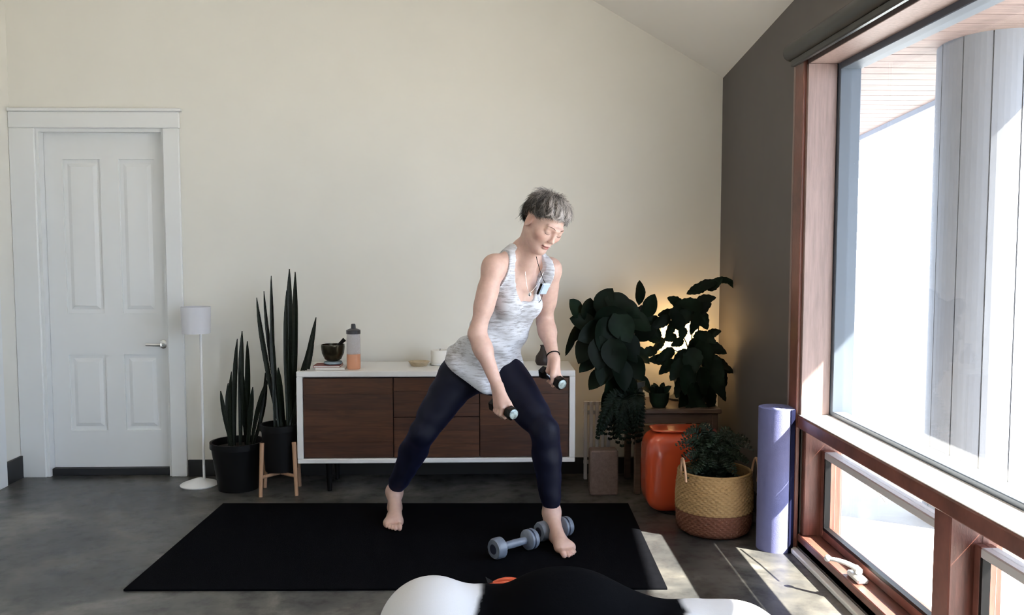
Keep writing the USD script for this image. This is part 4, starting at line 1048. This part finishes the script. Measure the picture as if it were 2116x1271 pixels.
# leggings
JJ = [hipR, kneeR, ankR, hipL, kneeL, ankL, pel]
Lg = Field(np.minimum.reduce(JJ) - [.17, .17, .06], np.maximum.reduce(JJ) + [.17, .20, .2], .0050)
Lg.ell(pel - [0, 0, .02], PR, (.164, .124, .131), .06)
for sg in (-1, 1): Lg.ell(pel + latP * sg * .075 + np.array([0, .06, -.07]), PR, (.094, .096, .106), .05)
legs(Lg, .006)
G = Lg.grid()
wst = (G - (pel + upT * .085)) @ (upT * .5 + np.array([0, 0, .5]))
Lg.v = np.maximum(Lg.v, wst.astype(np.float32))
for an, kn, z_ in ((ankR, kneeR, .03), (ankL, kneeL, .03)):
    ax_ = (an - kn) / np.linalg.norm(an - kn); near = np.linalg.norm(G - an, axis=-1) < .16
    q = ((G - (an - ax_ * z_)) @ ax_).astype(np.float32)
    Lg.v = np.where(near, np.maximum(Lg.v, q), Lg.v)
for s1, s2, amp in ((38, 0, .0016), (75, 2, .0010)):
    Lg.v += (amp * np.sin(G @ np.array([.35, .2, 1.0]) * s1 + 2 * np.sin(G[..., 0] * 22 + s2))).astype(np.float32) * (Lg.v > -.02)
obj('leggings', largest(surface_nets(Lg.v, Lg.lo, Lg.h, 5)), 'leggings_navy', pw, smooth=True, origin=po)
del G

# tank top: torso field, loosened to the hem, scooped at neck and arms
Tk = Field(np.minimum(pel, neckb) - [.27, .24, .17], np.maximum(pel, neckb) + [.24, .22, .10], .0045)
torso(Tk)
for sh, el in ((shR, elR), (shL, elL)):
    Tk.ell(sh + (el - sh) * .04, np.eye(3), (.050, .050, .054), .04); Tk.cone(sh, sh + (el - sh) * .22, .046, .044, .03)
Tk.cone(neckb + upT * -.01, hp(0, -.030, -.050), .052, .052, .03); Tk.cone(neckb + fwdT * .03 - upT * .05, hp(0, -.0, -.06), .036, .034, .03)
Tk.ell(tp(.012, .012, .40), TR, (.142, .098, .20), .03)      # the jersey hangs loose over the waist
Tk.v -= .0075
G = Tk.grid() - pel
u_ = G @ latT; f_ = G @ fwdT; h_ = G @ upT / TL
flare = .030 * np.clip((.42 - h_) / .5, 0, 1) ** 1.2
fold = .006 * np.sin(u_ * 55 + 5 * h_ + 3 * f_) * np.clip((.55 - h_) / .5, 0, 1) + .0035 * np.sin(h_ * 34 + u_ * 25)* np.clip((.7 - h_) / .4, 0, 1)
Tk.v = Tk.v - (flare + fold).astype(np.float32)
au = np.abs(u_ - .0)
neck = .695 + .40 * np.clip(au / .084, 0, 1.4) ** 4 + np.where(f_ < 0, .14, 0)
armh = .63 + .46 * np.clip((.142 - au) / .036, 0, 1.5) ** 1.5
cut = np.where(au < .092, neck, armh)
Tk.v = np.maximum(Tk.v, ((h_ - cut) * TL * .55).astype(np.float32))
hem = -.085 - .055 * np.cos(np.clip(u_ / .2, -1, 1) * np.pi / 2) + .02
Tk.v = np.maximum(Tk.v, ((hem - h_) * TL).astype(np.float32))
Tk.v = np.maximum(Tk.v, ((h_ - 1.10) * TL).astype(np.float32))
obj('tank_top', largest(surface_nets(Tk.v, Tk.lo, Tk.h, 4)), 'jersey', pw, smooth=True, origin=po)
del G, u_, f_, h_, au, cut, neck, armh, flare, fold, hem

# hair: layered cap and loose strands
Hf = Field(HC - .16, HC + .18, .0030)
Hf.ell(hp(0, -.019, .043), HR, np.array((.0805, .100, .084)) * HS, .01)
Hf.ell(hp(-.008, .036, .088), HR, np.array((.056, .050, .036)) * HS, .03)
Hf.ell(hp(0, -.070, .0), HR, np.array((.056, .036, .052)) * HS, .03)
G = (Hf.grid() - HC) @ HR.T / HS
x, y, z = G[..., 0], G[..., 1], G[..., 2]
ang = np.arctan2(x + .015, y + .045)
Hf.v += (.0032 * np.sin(ang * 17 + 6 * z / .1) + .002 * np.sin(ang * 41 + 20 * y)).astype(np.float32)
line = np.where(y > .015, .020 + .62 * y, np.where(y > -.045, .030 - .0 * y, .030 + 1.75 * (y + .045)))
line = np.maximum(line, -.070)
Hf.v = np.maximum(Hf.v, ((line - z) * HS * .75).astype(np.float32))
cap = largest(surface_nets(Hf.v, Hf.lo, Hf.h, 2))
hr = path_for('hair', pw); UsdGeom.Xform.Define(stage, hr)
obj('cap', cap, 'hair_grey', hr, smooth=True, origin=po)
nv = cap.vertex_normals; cl = (cap.vertices - HC) @ HR.T / HS
lnz = np.where(cl[:, 1] > .015, .020 + .62 * cl[:, 1], np.where(cl[:, 1] > -.045, .030, np.maximum(.030 + 1.75 * (cl[:, 1] + .045), -.07)))
ok = np.where(cl[:, 2] > lnz + .012)[0]
pick = RNG.choice(ok, 7000, replace=False)
pts, cnts, wid, cols = [], [], [], []
crown = np.array([.012, -.062, .122])
for i in pick:
    p0 = cl[i]; nn = HR @ nv[i]
    fl_ = p0 - crown; fl_ += np.array([-.5, .5, 0]) * max(0, p0[2] - .05) * 1.2
    fl_ -= nn * (fl_ @ nn); fl_ /= max(1e-6, np.linalg.norm(fl_))
    room_ = max(.010, (p0[2] - lnz[i]) * 1.3)
    L_ = min(RNG.uniform(.024, .046), room_ + .006); stray = RNG.random() < .05
    lift = RNG.uniform(.0008, .0035) + (.009 if stray else 0)
    clump = meshkit.noise(p0[None] * 60, 3)[0] - .5
    jit = RNG.normal(0, .22 if stray else .07, 3) + np.array([clump * .5, -clump * .3, 0])
    dr = lambda q_: nn * ((q_ * L_) ** 2 / .15)
    q = [p0 - nn * .002, p0 + (fl_ + jit * .3) * L_ * .4 + nn * lift * .9 - dr(.4), p0 + (fl_ + jit * .6) * L_ * .75 + nn * lift * .8 - dr(.75), p0 + (fl_ + jit) * L_ - nn * .0005 - dr(1)]
    pts += [hp(*v) - po for v in q]; cnts.append(4); wid += [.0008, .0009, .0007, .0003]
    lite = np.clip((p0[2] - .05) / .07, 0, 1) * .55 + np.clip(p0[1] / .09, 0, 1) * .45 + clump * .9
    gcol = [.03, .09, .22, .46, .66][int(np.clip(lite * 4.2 + RNG.normal(0, .9) + .55, 0, 4))]; cols.append((gcol * 1.06, gcol * .97, gcol * .92))
bc = UsdGeom.BasisCurves.Define(stage, path_for('loose_strands', hr))
bc.CreateTypeAttr('linear'); bc.CreatePointsAttr(Vt.Vec3fArray.FromNumpy(np.array(pts, np.float32))); bc.CreateCurveVertexCountsAttr(Vt.IntArray.FromNumpy(np.array(cnts, np.int32)))
bc.CreateWidthsAttr(Vt.FloatArray.FromNumpy(np.array(wid, np.float32))); bc.SetWidthsInterpolation('vertex')
UsdGeom.PrimvarsAPI(bc).CreatePrimvar('tint', Sdf.ValueTypeNames.Color3fArray, 'uniform').Set(Vt.Vec3fArray.FromNumpy(np.array(cols, np.float32)))
UsdShade.MaterialBindingAPI.Apply(bc.GetPrim()).Bind(MATS['hair_strand']); setd(bc.GetPrim(), kind='stuff')
del G, x, y, z
def bez3(q, n=13):
    t_ = np.linspace(0, 1, n)[:, None]; a_, b_, c_, d_ = map(np.asarray, q)
    b_, c_ = (-5 * a_ + 18 * b_ - 9 * c_ + 2 * d_) / 6, (2 * a_ - 9 * b_ + 18 * c_ - 5 * d_) / 6
    return (1 - t_) ** 3 * a_ + 3 * t_ * (1 - t_) ** 2 * b_ + 3 * t_ ** 2 * (1 - t_) * c_ + t_ ** 3 * d_
# brows and lashes
for s_ in (-1, 1):
    q = [hp(s_ * xx, yy_, zz) - po for xx, yy_, zz in ((.013, .0950, .0275), (.024, .0935, .0325), (.036, .0870, .0330), (.048, .075, .0275))]
    obj('eyebrow', tube(bez3(q), np.interp(np.linspace(0, 1, 13), [0, .35, .7, 1], [.0010, .0017, .0015, .0005]), 8), 'brow', pw, smooth=50)
    q = [hp(s_ * xx, yy_, zz) - po for xx, yy_, zz in ((.018, .0835, .0015), (.027, .0868, -.0030), (.037, .0860, -.0030), (.046, .0795, .0010))]
    obj('eyelashes', tube(bez3(q), np.interp(np.linspace(0, 1, 13), [0, .4, .8, 1], [.0004, .0010, .0012, .0004]), 6), 'lash', pw)
# necklace and bracelet
nk = [tp(u, .088 + .020 * (1 - (abs(u) / .055) ** 2) - .30 * max(0, abs(u) - .045), .785 + (abs(u) / .055) ** 1.6 * .16) - po for u in np.linspace(-.055, .055, 17)]
nl = path_for('necklace', pw); UsdGeom.Xform.Define(stage, nl)
obj('chain', tube(np.array(nk), .0009, 6), 'silver', nl)
obj('pendant', trimesh.creation.icosphere(2, .0075).apply_scale([1, .5, 1.2]).apply_translation(nk[8] + np.array([0, -.003, -.008])), 'silver', nl, smooth=True)
bd = (wrL - elL) / np.linalg.norm(wrL - elL); bu, bvv, _ = frame_of(bd); bcn = wrL - bd * .012 - po
obj('bracelet', tube(np.array([bcn + .0295 * (bu * math.cos(a) + bvv * math.sin(a)) for a in np.linspace(0, 2 * np.pi, 28)]), .0028, 8), 'black_plastic', pw, smooth=50)

# clip-on microphone at the neckline
mp = tp(.070, .118, .83)
t = thing('clip_microphone', 'small pale blue clip on microphone with black edge at the woman\'s neckline', 'microphone', mp)
Rm = np.array([latT, fwdT, upT])
def orient(m):
    M = np.eye(4); M[:3, 0], M[:3, 1], M[:3, 2] = latT, fwdT, upT; return m.apply_transform(M)
obj('case', orient(bx(-.024, .024, -.006, .006, -.03, .03, .006)), 'blue_white', t, smooth=20)
obj('clip', orient(bx(-.029, -.0245, -.010, .004, -.032, .026, .002)), 'black_plastic', t)
ca = at(1108, 530, 3.93) - mp
obj('cable', [tube(bez(ca, ca * .5 + [0, -.02, -.01], latT * -.01 + upT * .03, 12), .0016, 6), tube(bez(upT * -.03, latT * .01 - upT * .06 + fwdT * .01, latT * -.012 - upT * .085, 10), .0014, 6)], 'black_plastic', t)

# ------------------------------------------------------------------ dog lying on the floor close to the camera
DY = 2.80
dg = lambda px, py, dy=0: at(px, py, DY + dy)
Df = Field((-.72, 2.25, -.02), (1.25, 3.25, .55), .008)
I3 = np.eye(3)
Df.ell(dg(893, 1305), I3, (.178, .20, .172), .05)                # haunch
Df.ell(dg(905, 1390), I3, (.19, .22, .16), .05)
Df.ell(dg(1010, 1300, .06), I3, (.16, .15, .145), .06)           # loin
Df.ell(dg(1165, 1290), I3, (.25, .19, .182), .05)                # rib cage
Df.ell(dg(1290, 1320, .0), I3, (.20, .17, .145), .06)            # withers
Df.ell(dg(1440, 1322, .0), I3, (.20, .14, .128), .06)            # shoulder
Df.ell(dg(1530, 1322, -.01), I3, (.125, .12, .118), .05)
Df.cone(dg(1500, 1330, -.02), dg(1650, 1365, -.10), .10, .085, .06)   # neck
hd = dg(1720, 1390, -.14)
Df.ell(hd, I3, (.10, .085, .08), .04)
Df.cone(hd + [.04, -.03, -.02], hd + [.17, -.08, -.055], .058, .042, .03)   # muzzle
Df.cone(hd + [-.02, .07, .05], hd + [-.03, .12, -.03], .025, .012, .015); Df.cone(hd + [-.02, -.07, .05], hd + [-.03, -.12, -.03], .025, .012, .015)
for (a, b, c_) in (((-.22, 2.66, .12), (-.04, 2.46, .07), (-.22, 2.44, .035)), ((.62, 2.68, .15), (.46, 2.46, .045), (.78, 2.40, .035)), ((.56, 2.86, .10), (.50, 2.94, .05), (.78, 2.93, .035)), ((-.24, 2.92, .08), (-.10, 2.98, .05), (-.24, 3.0, .032))):
    Df.cone(a, b, .075, .048, .04); Df.cone(b, c_, .045, .033, .03); e = np.array(c_); Df.cone(e, e + (e - np.array(b)) * .12 + [0, 0, -.004], .036, .028, .02)
Df.cone((-.34, 2.9, .07), (-.46, 2.75, .035), .03, .018, .03); Df.cone((-.46, 2.75, .035), (-.42, 2.5, .025), .018, .012, .02)
Gz = Df.ax[2]
Df.v = np.maximum(Df.v, (.003 - Gz)[None, None, :].astype(np.float32))
dog = largest(surface_nets(Df.v, Df.lo, Df.h, 4))
dv = dog.vertices
dn = meshkit.fbm(dv * 9, 3, 5) - .5
xl = dg(1000, 1240)[0]; xr_ = dg(1372, 1240)[0]
lean = (dv[:, 2] - .30)
bl = np.clip((dv[:, 0] - (xl + dn * .03 + lean * .55 + .015)) / .02 + .5, 0, 1) * np.clip(((xr_ + dn * .03 - lean * 1.3 - .045) - dv[:, 0]) / .02 + .5, 0, 1)
tint = np.array([.66, .66, .68]) * (1 - bl[:, None]) + np.array([.0028, .0030, .004]) * bl[:, None]
nose = np.linalg.norm(dv - (hd + [.205, -.1, -.05]), axis=1) < .035
tint[nose] = (.01, .01, .01)
dt = thing('dog', 'large white and black dog lying on the floor in front of the mat', 'dog', (.1, DY, 0))
do = np.array([.1, DY, 0])
obj('body', dog, 'coat_fur', dt, smooth=True, origin=do, tint=tint)
for s_ in (-1, 1):
    obj('eye', trimesh.creation.icosphere(2, .012).apply_translation(hd + [.075, s_ * .045 - .02, .03] - do), 'black_plastic', dt, smooth=True)

# orange and black toy on the mat edge
tpnt = floor_pt(1026, 1211, .0085)
t = thing('orange_toy', 'small orange rubber toy with a black strap on the mat edge behind the dog', 'toy', tpnt)
obj('rubber', [tube(bez((-.012, 0, .012), (.03, .0, .035), (.085, .01, .014), 10), np.linspace(.008, .014, 10), 12), tube(bez((-.03, -.012, .010), (.01, -.01, .014), (.05, 0, .016), 10), np.linspace(.006, .01, 10), 12)], 'orange_plastic', t, smooth=50)
obj('strap', trimesh.Trimesh([(-.045, .0, .0), (-.045, .012, .034), (-.005, .008, .012), (-.01, .016, .0), (-.03, -.01, .002), (-.04, .014, .0)]).convex_hull, 'black_plastic', t)
